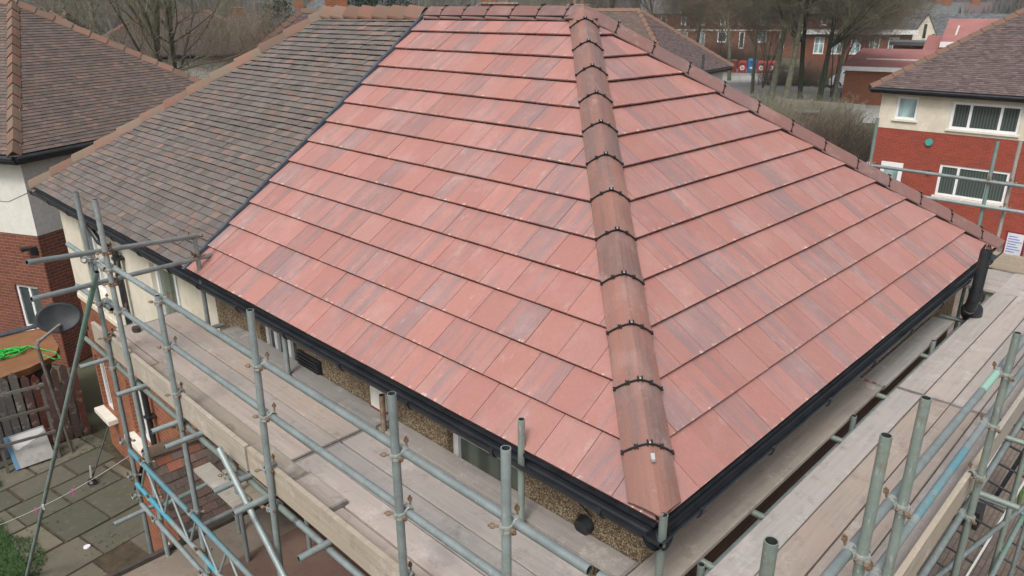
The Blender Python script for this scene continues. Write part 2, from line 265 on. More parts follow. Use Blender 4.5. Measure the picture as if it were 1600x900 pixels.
def clip_poly(poly, cl):
    "Sutherland-Hodgman, both 2-D lists, cl convex and counter-clockwise"
    out = poly
    for i in range(len(cl)):
        ax, ay = cl[i]; bx, by = cl[(i+1) % len(cl)]; inp = out; out = []
        if not inp: break
        sd_ = lambda p: (bx-ax)*(p[1]-ay)-(by-ay)*(p[0]-ax)
        for j in range(len(inp)):
            p, q = inp[j-1], inp[j]; a, b = sd_(p), sd_(q)
            if (a >= 0) != (b >= 0): k = a/(a-b); out.append((p[0]+(q[0]-p[0])*k, p[1]+(q[1]-p[1])*k))
            if b >= 0: out.append(q)
    return out
def tiled(mb, o, e, up, poly, gauge, tw, th, gap=.005, jit=0., half=True, seed=1, s_shift=0., sides=True, wave=0.):
    "courses of single tiles over a roof slope: o eaves corner, e along the eaves, up the slope; poly in (e, up) metres"
    o, e, up = Vector(o), Vector(e).normalized(), Vector(up).normalized(); nn = e.cross(up); rr = random.Random(seed)
    if nn.z < 0: nn = -nn
    mxs = max(p[0] for p in poly); mns = min(p[0] for p in poly); mxt = max(p[1] for p in poly)
    area = sum(poly[i-1][0]*poly[i][1]-poly[i][0]*poly[i-1][1] for i in range(len(poly)))
    if area < 0: poly = poly[::-1]
    P = lambda s_, t_, h: o+e*s_+up*t_+nn*h
    mb.face([P(a, b, -.004) for a, b in poly], (0, 0, 0), mi=1)
    k = 0; t0 = 0.
    while t0 < mxt-.01:
        s0 = math.floor((mns-s_shift)/tw)*tw+s_shift-(tw/2 if (half and k % 2) else 0)
        while s0 < mxs:
            g = gap/2; q = clip_poly([(s0+g, t0), (s0+tw-g, t0), (s0+tw-g, t0+gauge), (s0+g, t0+gauge)], poly)
            if len(q) >= 3:
                rn = (rr.random(), rr.random(), rr.random()); dz = (rr.random()-.3)*jit; tl = (rr.random()-.5)*jit; dt = (rr.random()-.5)*jit*.8+wave*math.sin(s0*1.3+k*.7)*math.sin(s0*.47+k*.21)
                H = lambda s_, t_: th*(1-.93*(t_-t0)/gauge)+dz+tl*(s_-s0)/tw
                top = [P(a, b+(dt if b < t0+.001 else 0), H(a, b)) for a, b in q]; uv = [(a-s0, b-t0) for a, b in q]
                mb.face(top, rn, uv)
                if sides:
                    m = len(q)
                    for j in range(m):
                        a, b = q[j], q[(j+1) % m]
                        if b[1] > t0+gauge-.002 and a[1] > t0+gauge-.002: continue
                        A, B = top[j], top[(j+1) % m]
                        ui = [(a[0]-s0, .2), (a[0]-s0, .2), (b[0]-s0, .2), (b[0]-s0, .2)]
                        if a[1] < t0+.001 and b[1] < t0+.001:
                            ns = th*.48; A2, B2 = A-nn*ns, B-nn*ns
                            mb.face([A, A2, B2, B], rn, ui); mb.face([A2, A2+up*ns*1.2, B2+up*ns*1.2, B2], rn, mi=1); mb.face([A2+up*ns*1.2, P(a[0], a[1]+ns*1.2, -.003), P(b[0], b[1]+ns*1.2, -.003), B2+up*ns*1.2], rn, mi=1)  # recess below each tile nose coloured dark as the course shadow
                        else: mb.face([A, P(a[0], a[1], -.002), P(b[0], b[1], -.002), B], rn, ui)
            s0 += tw
        t0 += gauge; k += 1
    return mb
def wall(mb, o, e, z0, z1, L, openings=(), n=None, reveal=.1, mi=0):
    "upright wall along e from o with openings (s0,s1,za,zb); n points outwards, reveals go in"
    o, e = Vector(o), Vector(e).normalized(); n = Vector(n).normalized()
    ss = sorted({0, L, *[q for op in openings for q in op[:2] if 0 < q < L]}); zs = sorted({z0, z1, *[q for op in openings for q in op[2:] if z0 < q < z1]})
    P = lambda s_, z, d=0: Vector((o.x+e.x*s_-n.x*d, o.y+e.y*s_-n.y*d, z))
    for a, b in zip(ss, ss[1:]):
        for c, d in zip(zs, zs[1:]):
            m_, h_ = (a+b)/2, (c+d)/2
            if any(op[0] < m_ < op[1] and op[2] < h_ < op[3] for op in openings): continue
            mb.face([P(a, c), P(b, c), P(b, d), P(a, d)], mi=mi)
    for a, b, c, d in openings:
        for q in ([(a, c), (a, d)], [(b, c), (b, d)], [(a, d), (b, d)], [(a, c), (b, c)]):
            (s1, t1), (s2, t2) = q; s1, s2 = (min(max(x, 0), L) for x in (s1, s2)); t1, t2 = (min(max(x, z0), z1) for x in (t1, t2))
            if (s1, t1) != (s2, t2): mb.face([P(s1, t1), P(s2, t2), P(s2, t2, reveal), P(s1, t1, reveal)], mi=mi)
    return mb
def window(parent, o, e, n, s0, s1, za, zb, mull=(), glass='glass', depth=.06, sill=True, fr=.06, arch=0., transom=None, name='window', frm='upvc'):
    o, e, n = Vector(o), Vector(e).normalized(), Vector(n).normalized(); Z = Vector((0, 0, 1)); q = Vector((o.x, o.y, 0)); m = MB()
    B = lambda a, b, c, d, y0=-depth-.05, y1=-depth: m.obox(q, e, n, Z, (a, y0, c), (b, y1, d))
    B(s0, s0+fr, za, zb); B(s1-fr, s1, za, zb); B(s0+fr, s1-fr, za, za+fr); B(s0+fr, s1-fr, zb-fr, zb)
    for x in mull: B(s0+(s1-s0)*x-fr/2, s0+(s1-s0)*x+fr/2, za+fr, zb-fr)
    if transom: B(s0+fr, s1-fr, za+(zb-za)*transom-fr/3, za+(zb-za)*transom+fr/3)
    w = m.build(name, M[frm], parent)
    g = MB(); y = -depth-.03; P = lambda s_, z: q+e*s_+n*y+Z*z
    g.face([P(s0+fr/2, za+fr/2), P(s1-fr/2, za+fr/2), P(s1-fr/2, zb-fr/2), P(s0+fr/2, zb-fr/2)], uv=[(s0, za), (s1, za), (s1, zb), (s0, zb)]); g.build('pane', M[glass], w)
    if sill: k = MB(); k.obox(q, e, n, Z, (s0-.07, -depth, za-.07), (s1+.07, .07, za-.002)); k.build('sill', M['sill' if sill is True else sill], w)
    return w
def ridge_tiles(parent, partname, p0, p1, mat, length=.45, half=.125, up=.06, drop=.07, bed='mortar', clips=False, clipmat='clip', n=8, round_=.6, lift=.0, jit=.0, shell=.016, phase=0., single=False, slopes=None, start=0., kindname='hip_tile', mitre=0., bedstart=0., knot=.9):
    "row of overlapping hip or ridge caps from p0 (low) to p1 (high)"
    p0, p1 = Vector(p0), Vector(p1); d = (p1-p0); L = d.length; d.normalize(); side = d.cross(Vector((0, 0, 1))).normalized(); upv = side.cross(d).normalized(); rr = random.Random(int(L*1000))
    sec = []
    for i in range(n+1):
        t = -1+2*i/n; a = abs(t); y = up - (up+drop)*(a*(1-round_)+a*a*round_); sec.append((t*half, y))
    bm = MB(); w2 = half*(.93 if clips else .8)  # clipped rows: black roll widened to draw the shadow line under the caps
    bm.obox(p0, d, side, upv, (bedstart, -w2, -drop-(.07 if clips else .03)), (L, w2, -.01)); base = bm.build(partname, M[bed], parent)
    k = 0; a = -start; acc = MB() if single else None
    while a < L-.02:
        b = min(a+length, L); a0 = max(a, 0.) if k == 0 else a
        m = MB() if not single else acc; h0 = (shell+.008 if not clips else .012)+lift; h1 = .002+lift; j1 = (rr.random()-.5)*jit; rn = (rr.random(), rr.random(), rr.random())
        def ring(t, h, sc=1.): return [p0+d*t+side*(x*sc+j1)+upv*(y+h) for x, y in sec]
        A, B_ = ring(a0, h0, 1.02), ring(b+.02, h1); Ai, Bi = ring(a0, h0-shell), ring(b+.02, h1-shell); u0_ = a0
        if k == 0 and mitre: A = [p+d*abs(x)*mitre for p, (x, y) in zip(A, sec)]; Ai = [p+d*abs(x)*mitre for p, (x, y) in zip(Ai, sec)]
        for i in range(n):
            x0, x1 = sec[i][0], sec[i+1][0]
            m.face([A[i], A[i+1], B_[i+1], B_[i]], rn, [(x0, .1), (x1, .1), (x1, .1+b-a0), (x0, .1+b-a0)], smooth=True)
            m.face([A[i], Ai[i], Ai[i+1], A[i+1]], rn, [(x0, .1)]*4)
        m.face([A[0], B_[0], Bi[0], Ai[0]], rn, [(0, .1)]*4); m.face([A[-1], Ai[-1], Bi[-1], B_[-1]], rn, [(0, .1)]*4)
        if not single: m.build(kindname, M[mat], base)
        if clips and k > 0:
            c = MB(); w = .0055
            C0, C1 = ring(a-w, h0-.004, 1.015), ring(a+w, h0-.004, 1.015)
            D0, D1 = ring(a-w, h0+.005, 1.03), ring(a+w, h0+.005, 1.03)
            for i in range(n): c.face([D0[i], D0[i+1], D1[i+1], D1[i]]); c.face([C0[i], C0[i+1], D0[i+1], D0[i]]); c.face([C1[i], D1[i], D1[i+1], C1[i+1]])
            for i, sz in ((0, .5*knot), (2, .8*knot), (n//2, 1.4*knot), (n-2, .8*knot), (n, .5*knot)):
                q = p0+d*a+side*sec[i][0]*1.02+upv*(sec[i][1]+h0+.004)
                for sg in (-1, 1):
                    for s2 in (-1, 1): c.obox(q, d, side, upv, (sg*.008-.004+(sg*.006), s2*.011*sz-.004, -.004), (sg*.008*sz+.004+sg*.006, s2*.011*sz+.004, .009*sz))
                c.obox(q, d, side, upv, (-.009, -.014*sz, -.002), (.009, .014*sz, .008))
            co = c.build('hip_clip', M['clip'], base)
            b_ = MB(); q = p0+d*a+upv*(up+h0+.010); b_.tube(q, q+upv*.005, .0065, 8); b_.build('fixing_screw', M['alu'], base)
        a = b; k += 1
    if single: acc.build(kindname+'s', M[mat], base)
    return base

# ================================================================== SETTING: ground, paving, hills
def ground():
    N = 90; rad = [0, 8, 20, 40, 60, 90, 120, 150, 180, 220, 270, 330, 400, 500, 620, 760, 950, 1150]; m = MB(); vs = []; fs = []
    for i, r_ in enumerate(rad):
        for j in range(N):
            a = 2*math.pi*j/N; x, y = CAM.x+r_*math.cos(a), CAM.y+r_*math.sin(a); z = -5.03
            if r_ > 170: t = min((r_-170)/600, 1); z += (t*t*(3-2*t))*(50+14*math.sin(a*3+1)+8*math.sin(a*11)+5*math.sin(a*23+r_*.01))
            vs.append((x, y, z))
    for i in range(len(rad)-1):
        for j in range(N): fs.append((i*N+j, i*N+(j+1) % N, (i+1)*N+(j+1) % N, (i+1)*N+j))
    m.idx(vs, [q[::-1] for q in fs if q[0] >= N*8], mi=1, smooth=True); m.idx(vs, [q[::-1] for q in fs if q[0] < N*8], mi=0)
    return kind(m.build('ground', [M['earth'], M['hill']]), 'structure')
ground()
W_, H_, J_, YL = 7.264, 2.674, 6.251, 7.264+5.084           # roof width, rise, party line, far eaves corner
GZ = -5.0
def patio():
    m = MB(); m.face([(-9, 4.9, GZ-.012), (.25, 4.9, GZ-.012), (.25, 13.3, GZ-.012), (-9, 13.3, GZ-.012)]); kind(m.build('soil', M['soil']), 'structure')
    m = MB(); rr = random.Random(3); y = 5.0
    e = Vector((.985, .17, 0)); n = Vector((-.17, .985, 0)); o = Vector((-.15, 4.6, GZ))
    t = 0.
    while t < 8.4:
        h = rr.choice([.62, .75, .9]); s_ = -2.6+rr.random()*.2+.17*t
        while s_ < .36+.17*t:
            w = rr.choice([.55, .7, .9, 1.05]); g = .012+rr.random()*.025
            lim = (.22+.15+.17*t)/.985
            if s_+w > lim-.02: w = lim-s_
            if w > .12 and not (rr.random() < .06 and w < .7):
                z = rr.random()*.014; c = [(s_+g, t+g), (s_+w-g, t+g+rr.random()*.02), (s_+w-g-rr.random()*.02, t+h-g), (s_+g, t+h-g)]
                top = [o+e*a+n*b+Vector((0, 0, z+rr.random()*.006)) for a, b in c]; bot = [p-Vector((0, 0, .06)) for p in top]; rn = (rr.random(),)*3
                m.face(top, rn); [m.face([top[i], bot[i], bot[(i+1) % 4], top[(i+1) % 4]], rn) for i in range(4)]
            s_ += w
        t += h
    ob = m.build('patio_paving', m_slabs); kind(ob, 'structure')
def _slabs():
    t = NT('york_stone_slab'); rc, (ra, rb, rg) = attr(t); vo = t.coord('Object')
    c = t.ramp(ra, [(0, (.07, .068, .052)), (.4, (.10, .095, .073)), (.75, (.165, .15, .112)), (1, (.09, .088, .065))])
    c = t.mix(t.ramp(t.noise(vo, 2.2, 6, .7), [(.45, 0.), (.7, .6)]), c, (.075, .082, .05)); c = t.mix(t.ramp(t.noise(vo, 9, 6, .8), [(.55, 0.), (.75, .5)]), c, (.24, .22, .18))
    t.col(c); t.bump(t.noise(vo, 30, 5, .7), .5, .01); return t.rough(.85, 0, .3)
m_slabs = _slabs()
patio()
def drive():
    m = MB(); m.face([(.5, -14, GZ+.004), (26, -14, GZ+.004), (26, 6, GZ+.004), (.5, 6, GZ+.004)], uv=[(0, 0), (25.5, 0), (25.5, 20), (0, 20)]); kind(m.build('driveway', M['paver']), 'structure')
    m = MB(); p = [spot(*q) for q in ((1040, 60), (1420, 60), (1420, 112), (1040, 112))]; m.face([(q.x, q.y, GZ+.004) for q in p]); kind(m.build('yard', M['asphalt']), 'structure')
drive()
def lawn():
    m = MB(); rr = random.Random(5)
    for i in range(26000):
        x = -2.9+rr.random()*1.35; y = 7.2+rr.random()*5.2; 
        if x > -1.70+.25*math.sin(y*2.1)+.12*math.sin(y*5.3): continue
        a = rr.random()*6.28; h = .03+rr.random()*.06; w = .008; dx, dy = math.cos(a), math.sin(a)
        m.face([(x-dy*w, y+dx*w, GZ-.01), (x+dy*w, y-dx*w, GZ-.01), (x+dx*h*.6, y+dy*h*.6, GZ+h)])
    m.face([(-9, 5, GZ+.022), (-1.95, 5, GZ+.022), (-1.80, 9, GZ+.022), (-1.9, 12.6, GZ+.022), (-9, 12.6, GZ+.022)])
    o = m.build('lawn_grass', M['grassm']); o['label'] = 'green lawn at the edge of the stone slabs'; o['category'] = 'grass'; kind(o, 'stuff')
    m = MB()
    for i in range(240):
        s_ = rr.random(); cx, cy = rr.choice([(-.35, 10.9), (-.8, 9.3), (-.1, 12.2), (-1.3, 10.4), (-.9, 12.5), (-1.1, 8.2), (-.2, 12.7), (-.6, 12.6)]); x = cx+rr.gauss(0, .16); y = cy+rr.gauss(0, .16); a = rr.random()*6.28; l = .012+rr.random()*.028
        if x > .2: continue
        m.face([(x, y, GZ+.01), (x+l*math.cos(a), y+l*math.sin(a), GZ+.04), (x+l*1.6*math.cos(a+.5), y+l*1.6*math.sin(a+.5), GZ+.03)])
    o = m.build('paving_weeds', M['leaf']); o['label'] = 'small green weeds in the slab joints'; o['category'] = 'weeds'; kind(o, 'stuff')
lawn()

# ================================================================== THE ROOFED HOUSE (new half) AND ITS OLD HALF
S_ = math.hypot(W_/2, H_); upL = Vector((W_/2, 0, H_)); upR = Vector((0, W_/2, H_)); G_ = S_/13.08
ap1 = Vector((W_/2, W_/2, H_)); ap2 = Vector((W_/2, YL-W_/2, H_))
def two_halves():
    A = thing('semi_detached_house', (0.25, .25, GZ), 'nearest house half with the new pink-red tiled hipped roof and pebbledash walls', 'house')
    B = thing('semi_detached_house', (.25, J_, GZ), 'old half of the pair with worn grey-brown tiles, cream render and brick below', 'house')
    # new slopes
    m = tiled(MB(), (0, 0, 0), (0, 1, 0), upL, [(0, 0), (J_, 0), (J_, S_), (W_/2, S_)], G_, .31, .036, seed=1, jit=.003); m.build('roof_slope', [M['new'], M['undernew']], A, 'near main slope of large pink-red concrete tiles')
    m = tiled(MB(), (0, 0, 0), (1, 0, 0), upR, [(0, 0), (W_, 0), (W_/2, S_)], G_, .31, .036, seed=2, s_shift=.1, jit=.003); m.build('roof_slope', [M['new'], M['undernew']], A, 'triangular hip end slope of pink-red tiles')
    m = tiled(MB(), (W_, 0, 0), (0, 1, 0), Vector((-W_/2, 0, H_)), [(0, 0), (J_, 0), (J_, S_), (W_/2, S_)], G_, .31, .036, seed=3); m.build('roof_slope', [M['new'], M['undernew']], A, 'rear slope of pink-red tiles')
    ridge_tiles(A, 'hip', (-.085, -.085, -.048), ap1, 'newhip', .462, .152, .085, .022, 'clip', True, start=-.11, mitre=.95, bedstart=.3)
    ridge_tiles(A, 'hip', (W_+.04, -.04, -.03), ap1, 'newverge', .462, .130, .10, .015, 'clip', True, start=.08, mitre=.9, bedstart=.2, knot=.55)
    ridge_tiles(A, 'ridge', (W_/2, J_-.04, H_), ap1, 'newverge', .42, .135, .085, .05, 'clip', True, start=.1, kindname='ridge_tile')
    m = MB(); c0 = ap1+Vector((0, 0, .105)); ring = [ap1+Vector((math.cos(a)*.20, math.sin(a)*.20, -.04)) for a in [k*math.pi/4 for k in range(8)]]
    for i in range(8): m.face([c0, ring[i], ring[(i+1) % 8]], (.3, .6, .5), [(0, .1), (.1, .3), (-.1, .3)], smooth=True)
    m.build('apex_cap', M['newhip'], A)
    m = MB(); hd = ap1.normalized(); q = Vector((-.085, -.085, -.048))+hd*.40+Vector((0, 0, .132)); m.obox(q, hd, Vector((.7071, -.7071, 0)), Vector((0, 0, 1)), (-.02, -.01, -.004), (.022, .012, .014)); m.build('metal_tag', M['alu'], A)
    # black strip between the two roofs
    m = MB(); o = Vector((0, J_+.015, 0)); n = upL.cross(Vector((0, -1, 0))).normalized(); n = n if n.z > 0 else -n; up = upL.normalized()
    m.obox(o, up, Vector((0, 1, 0)), n, (-.03, -.02, 0), (S_+.03, .03, .05)); m.obox(o, up, Vector((0, 1, 0)), n, (-.02, .03, .0), (S_+.02, .075, .026)); m.build('bonding_gutter', M['lead'], A, 'dark blue strip dividing new tiles from old')
    # old slopes
    LB = YL-J_
    m = tiled(MB(), (0, J_+.09, 0), (0, 1, 0), upL, [(0, 0), (LB-.09, 0), (LB-.09-W_/2, S_), (0, S_)], .0985, .166, .020, gap=.003, jit=.006, seed=5, wave=.008); m.build('roof_slope', [M['old'], M['under']], B, 'front slope of small worn grey and brown plain tiles')
    m = tiled(MB(), (W_, YL, 0), (-1, 0, 0), Vector((0, -W_/2, H_)), [(0, 0), (W_, 0), (W_/2, S_)], .0985, .166, .012, seed=6, sides=False); m.build('roof_slope', [M['old'], M['under']], B)
    m = tiled(MB(), (W_, J_, 0), (0, 1, 0), Vector((-W_/2, 0, H_)), [(0, 0), (LB, 0), (LB-W_/2, S_), (0, S_)], .0985, .166, .012, seed=6, sides=False); m.build('roof_slope', [M['old'], M['under']], B)
    ridge_tiles(B, 'hip', (0, YL, -.01), ap2, 'oldridge', .46, .10, .075, .05, 'mortar', jit=.02, lift=.006, shell=.03)
    ridge_tiles(B, 'ridge', (W_/2, YL-W_/2+.1, H_), (W_/2, J_+.08, H_), 'oldridge', .36, .125, .085, .055, 'mortar', jit=.01, shell=.03, kindname='ridge_tile')
    # gutters and eaves
    def gut(parent, o, e, n, L, s0=0., near=0):
        o, e, n = Vector(o), Vector(e), Vector(n); Z = Vector((0, 0, 1)); m = MB(); c = o+n*.025-Z*.062; K = 9; sx0, s0 = s0, s0-near*.088
        for rr_, z_ in ((.060, 0), (.053, 0)):
            pts = [(-math.cos(math.pi*i/K)*rr_, -math.sin(math.pi*i/K)*rr_) for i in range(K+1)]
            for i in range(K): m.face([c+e*s0+n*pts[i][0]+Z*pts[i][1], c+e*L+n*pts[i][0]+Z*pts[i][1], c+e*L+n*pts[i+1][0]+Z*pts[i+1][1], c+e*s0+n*pts[i+1][0]+Z*pts[i+1][1]], smooth=True)
        m.obox(c, e, n, Z, (s0, .051, -.004), (L, .063, .008)); m.obox(c, e, n, Z, (s0, -.063, -.004), (L, -.051, .004)); g = m.build('gutter', M['gutter'], parent); s0 = sx0
        k = s0+.35
        while k < L:
            b = MB()
            for i in range(K):
                a0, a1 = math.pi*i/K, math.pi*(i+1)/K; r2 = .071
                p = [(-math.cos(a)*q, -math.sin(a)*q) for a, q in ((a0, .061), (a1, .061), (a1, r2), (a0, r2))]
                F = [c+e*(k-.016)+n*x+Z*y for x, y in p]; Bk = [c+e*(k+.016)+n*x+Z*y for x, y in p]
                b.face(F); b.face(Bk[::-1]); b.face([F[2], F[3], Bk[3], Bk[2]])
            b.obox(c+e*k, e, n, Z, (-.018, .05, -.01), (.018, .074, .016)); b.build('gutter_bracket', M['black'], g); k += .92
        m = MB(); m.obox(o-n*.035, e, n, Z, (s0+.03, -.02, -.16), (L-.03, 0, -.006)); m.obox(o-n*.056, e, n, Z, (s0+.06, -.18, -.105), (L-.06, 0, -.09)); m.build('fascia', M['black'], parent)
        m = MB(); m.obox(o, e, n, Z, (s0, -.05, -.022), (L, .028, -.004)); m.build('eaves_vent_strip', M['black'], parent)
    gut(A, (0, 0, 0), (0, 1, 0), (-1, 0, 0), J_+.02, near=1); gut(A, (0, 0, 0), (1, 0, 0), (0, -1, 0), W_+.02, near=1); gut(B, (0, J_+.03, 0), (0, 1, 0), (-1, 0, 0), YL-J_)
    
    # walls
    nx = (-1, 0, 0); zt = -.10
    opsA = [(4.44-.25, 5.20-.25, -.98, -.40), (1.30-.25, 2.13-.25, -.98, -.41), (.6, 1.5, -4.1, -2.9)]
    m = wall(MB(), (.25, .25, 0), (0, 1, 0), -1.02, zt, J_-.25, [q[:2]+(max(q[2], -1.0),)+q[3:] for q in opsA[:2]], nx); m.build('wall', M['pebble'], A); m = wall(MB(), (.262, .262, 0), (0, 1, 0), GZ, -1.02, J_-.262, opsA[2:], nx); wall(m, (.262, .262, 0), (1, 0, 0), GZ, -1.02, W_-.52, [], (0, -1, 0)); m.build('wall', M['shadebrick'], A, 'brick lower wall coloured dark for the shade under the boards')  # lower brick: shade below the scaffold boards put into its colour
    m = wall(MB(), (.25, .25, 0), (1, 0, 0), -1.02, zt, W_-.5, [], (0, -1, 0)); m.face([(W_-.25, .25, GZ), (W_-.25, J_, GZ), (W_-.25, J_, zt), (W_-.25, .25, zt)]); m.build('wall', M['pebble'], A)
    window(A, (.25, .25, 0), (0, 1, 0), nx, *opsA[0], mull=(.35, .72), sill='upvc'); window(A, (.25, .25, 0), (0, 1, 0), nx, *opsA[1], mull=(), glass='net', sill=False)
    m = MB(); m.box((.225, 3.98, -1.1), (.255, 4.40, -.45)); [m.box((.21, 3.99, -.5-.035*i), (.23, 4.39, -.482-.035*i)) for i in range(16)]; m.build('louvre_shutter', M['black'], A)
    m = MB(); m.box((.215, 2.93, -.57), (.26, 3.13, -.21)); m.build('white_boxing', M['offwhite'], A)
    m = MB(); m.box((.21, 2.92, -4.9), (.27, 3.14, -.575)); m.build('corner_pipe_box', M['redpaint'], A)
    # old half walls: cream above, brick below
    opsB = [(10.40-J_, 11.16-J_, -1.55, -.40), (7.33-J_, 8.25-J_, -1.55, -.42), (9.60-J_, 10.0-J_, -1.2, -.5)][:2]
    opsb = [(11.50-J_, 12.0-J_, -4.15, -3.05), (9.65-J_, 10.45-J_, -4.05, -3.0)]
    m = wall(MB(), (.25, J_, 0), (0, 1, 0), -1.92, zt, YL-.25-J_, opsB, nx); m.face([(.25, YL-.25, -1.92), (W_-.25, YL-.25, -1.92), (W_-.25, YL-.25, zt), (.25, YL-.25, zt)]); m.build('wall', M['cream'], B, 'cream rendered upper wall')
    m = wall(MB(), (.262, J_, 0), (0, 1, 0), GZ, -1.92, YL-.26-J_, opsb, nx); m.face([(.262, YL-.26, GZ), (W_-.25, YL-.26, GZ), (W_-.25, YL-.26, -1.92), (.262, YL-.26, -1.92)]); m.build('wall', M['brickb'], B, 'orange-brown brick lower wall')
    m = MB(); m.face([(W_-.25, J_, GZ), (W_-.25, YL-.25, GZ), (W_-.25, YL-.25, zt), (W_-.25, J_, zt)]); m.build('wall', M['brickb'], B)
    window(B, (.25, J_, 0), (0, 1, 0), nx, *opsB[0], mull=(.5,)); window(B, (.25, J_, 0), (0, 1, 0), nx, *opsB[1], mull=(.28,), glass='net')
    window(B, (.262, J_, 0), (0, 1, 0), nx, *opsb[0], mull=(.5,), sill=False); window(B, (.262, J_, 0), (0, 1, 0), nx, *opsb[1], mull=(.5,), sill=False)
    for a, b, c, d in opsb: m = MB(); m.box((.10, J_+a-.12, c-.09), (.275, J_+b+.12, c-.003)); m.build('deep_sill', M['sill'], B)
    m = MB(); m.box((.235, J_+.1, -1.98), (.27, YL-.25, -1.90)); m.build('string_course', M['cream'], B)
    m = MB(); m.path([(.04, 9.98, -.12), (.1, 9.7, -.42), (.16, 9.28, -.5), (.17, 9.26, -4.95)], .045, 10); m.box((.1, 9.9, -.32), (.2, 10.1, -.1))
    for z in (-.6, -1.9, -3.2, -4.5): m.box((.11, 9.19, z-.02), (.25, 9.33, z+.02))
    m.build('downpipe', M['black'], B)
    # soil pipe by the far eaves corner
    m = MB(); m.path([(6.62, -.02, -.62), (6.25, -.06, -.55), (6.02, -.12, -.42), (5.98, -.15, -.25)], .062, 14); m.tube((5.98, -.15, -.28), (6.02, -.15, .27), .058, 16, hollow=True, mi=0); m.tube((5.98, -.15, -.3), (5.984, -.15, -.18), .069, 16)
    for a in range(8): m.tube((6.02+.05*math.cos(a*.785), -.15+.05*math.sin(a*.785), .26), (6.02+.025*math.cos(a*.785), -.15+.025*math.sin(a*.785), .33), .005, 5)
    m.build('soil_pipe', [M['black'], M['dark']], A)
    m = MB(); m.tube((6.65, .0, -4.9), (6.65, .0, -.62), .055, 12); m.tube((6.28, -.1, -.57), (6.24, -.1, -.5), .11, 16); m.build('soil_pipe', M['black'], A)
    # round black security lamp with cable
    m = MB(); m.tube((.25, .70, -.53), (.19, .70, -.54), .072, 18, r2=.058); m.path([(.23, .64, -.44), (.235, .85, -.34), (.24, 1.02, -.22)], .006, 5); m.build('wall_lamp', M['black'], A)
two_halves()

# lean-to bay below and flat roofed extension
def lower_buildings():
    L = thing('brick_porch', (-.6, 6.1, GZ), 'small brick porch with a weathered plain tile roof under the scaffold', 'porch')
    sl = math.hypot(.71, .85)
    m = tiled(MB(), (-.87, 5.40, -2.78), (1, 0, 0), (0, .71, .85), [(0, 0), (1.12, 0), (1.12, sl), (0, sl)], .1, .166, .012, gap=.004, jit=.012, seed=9, wave=.01); m.build('roof_slope', [M['porch'], M['under']], L)
    m = tiled(MB(), (.25, 6.82, -2.78), (-1, 0, 0), (0, -.71, .85), [(0, 0), (1.12, 0), (1.12, sl), (0, sl)], .1, .166, .012, seed=10); m.build('roof_slope', [M['porch'], M['under']], L)
    ridge_tiles(L, 'ridge', (-.87, 6.11, -1.94), (.25, 6.11, -1.94), 'oldridge', .4, .09, .05, .04, 'mortar', kindname='ridge_tile')
    m = wall(MB(), (-.80, 5.42, 0), (0, 1, 0), GZ, -2.80, 1.38, [(.25, .95, -4.2, -3.2)], (-1, 0, 0)); m.face([(-.80, 5.42, -2.80), (-.80, 6.80, -2.80), (-.80, 6.11, -1.98)]); m.face([(-.8, 6.8, GZ), (.25, 6.8, GZ), (.25, 6.8, -2.8), (-.8, 6.8, -2.8)]); m.build('wall', M['brickb'], L)
    window(L, (-.80, 5.42, 0), (0, 1, 0), (-1, 0, 0), .25, .95, -4.2, -3.2)
    for i, (x0, x1, y0, y1) in enumerate([(-.63, -.45, 4.42, 5.35), (-.43, -.25, 4.3, 5.1)]):
        m = MB(); m.box((x0, y0, -1.925), (x1, y1, -1.889)); solo(m, 'loose_board', M['toe'], (x0, y0, -1.925), ['pale loose board lying on the lower green tube over the porch roof', 'second tan board beside the pale one, nearer the wall, over the porch roof'][i], 'board')
    F = thing('flat_roof_extension', (-1, 2.5, GZ), 'single-storey extension with a brown felt flat roof below the scaffold', 'extension')
    x0, x1 = -2.9, .25
    for i, (a, b, mt) in enumerate([(4.72, 5.34, 'felttan'), (3.72, 4.715, 'felt'), (2.7, 3.715, 'felt'), (1.5, 2.695, 'felt'), (.3, 1.495, 'felt')]):
        m = MB(); m.box((x0, a, -2.78), (x1, b, -2.75+.004*i)); m.build('felt_sheet', M[mt], F)
    m = MB(); m.box((x0, 5.34, -2.86), (x1, 5.40, -2.70)); m.build('roof_kerb', M['brown'], F)
    m = wall(MB(), (x0+.1, 5.3, 0), (1, 0, 0), GZ, -2.79, x1-x0-.1, [], (0, 1, 0)); m.face([(x0+.1, .3, GZ), (x0+.1, 5.3, GZ), (x0+.1, 5.3, -2.79), (x0+.1, .3, -2.79)]); m.build('wall', M['brick'], F)
lower_buildings()

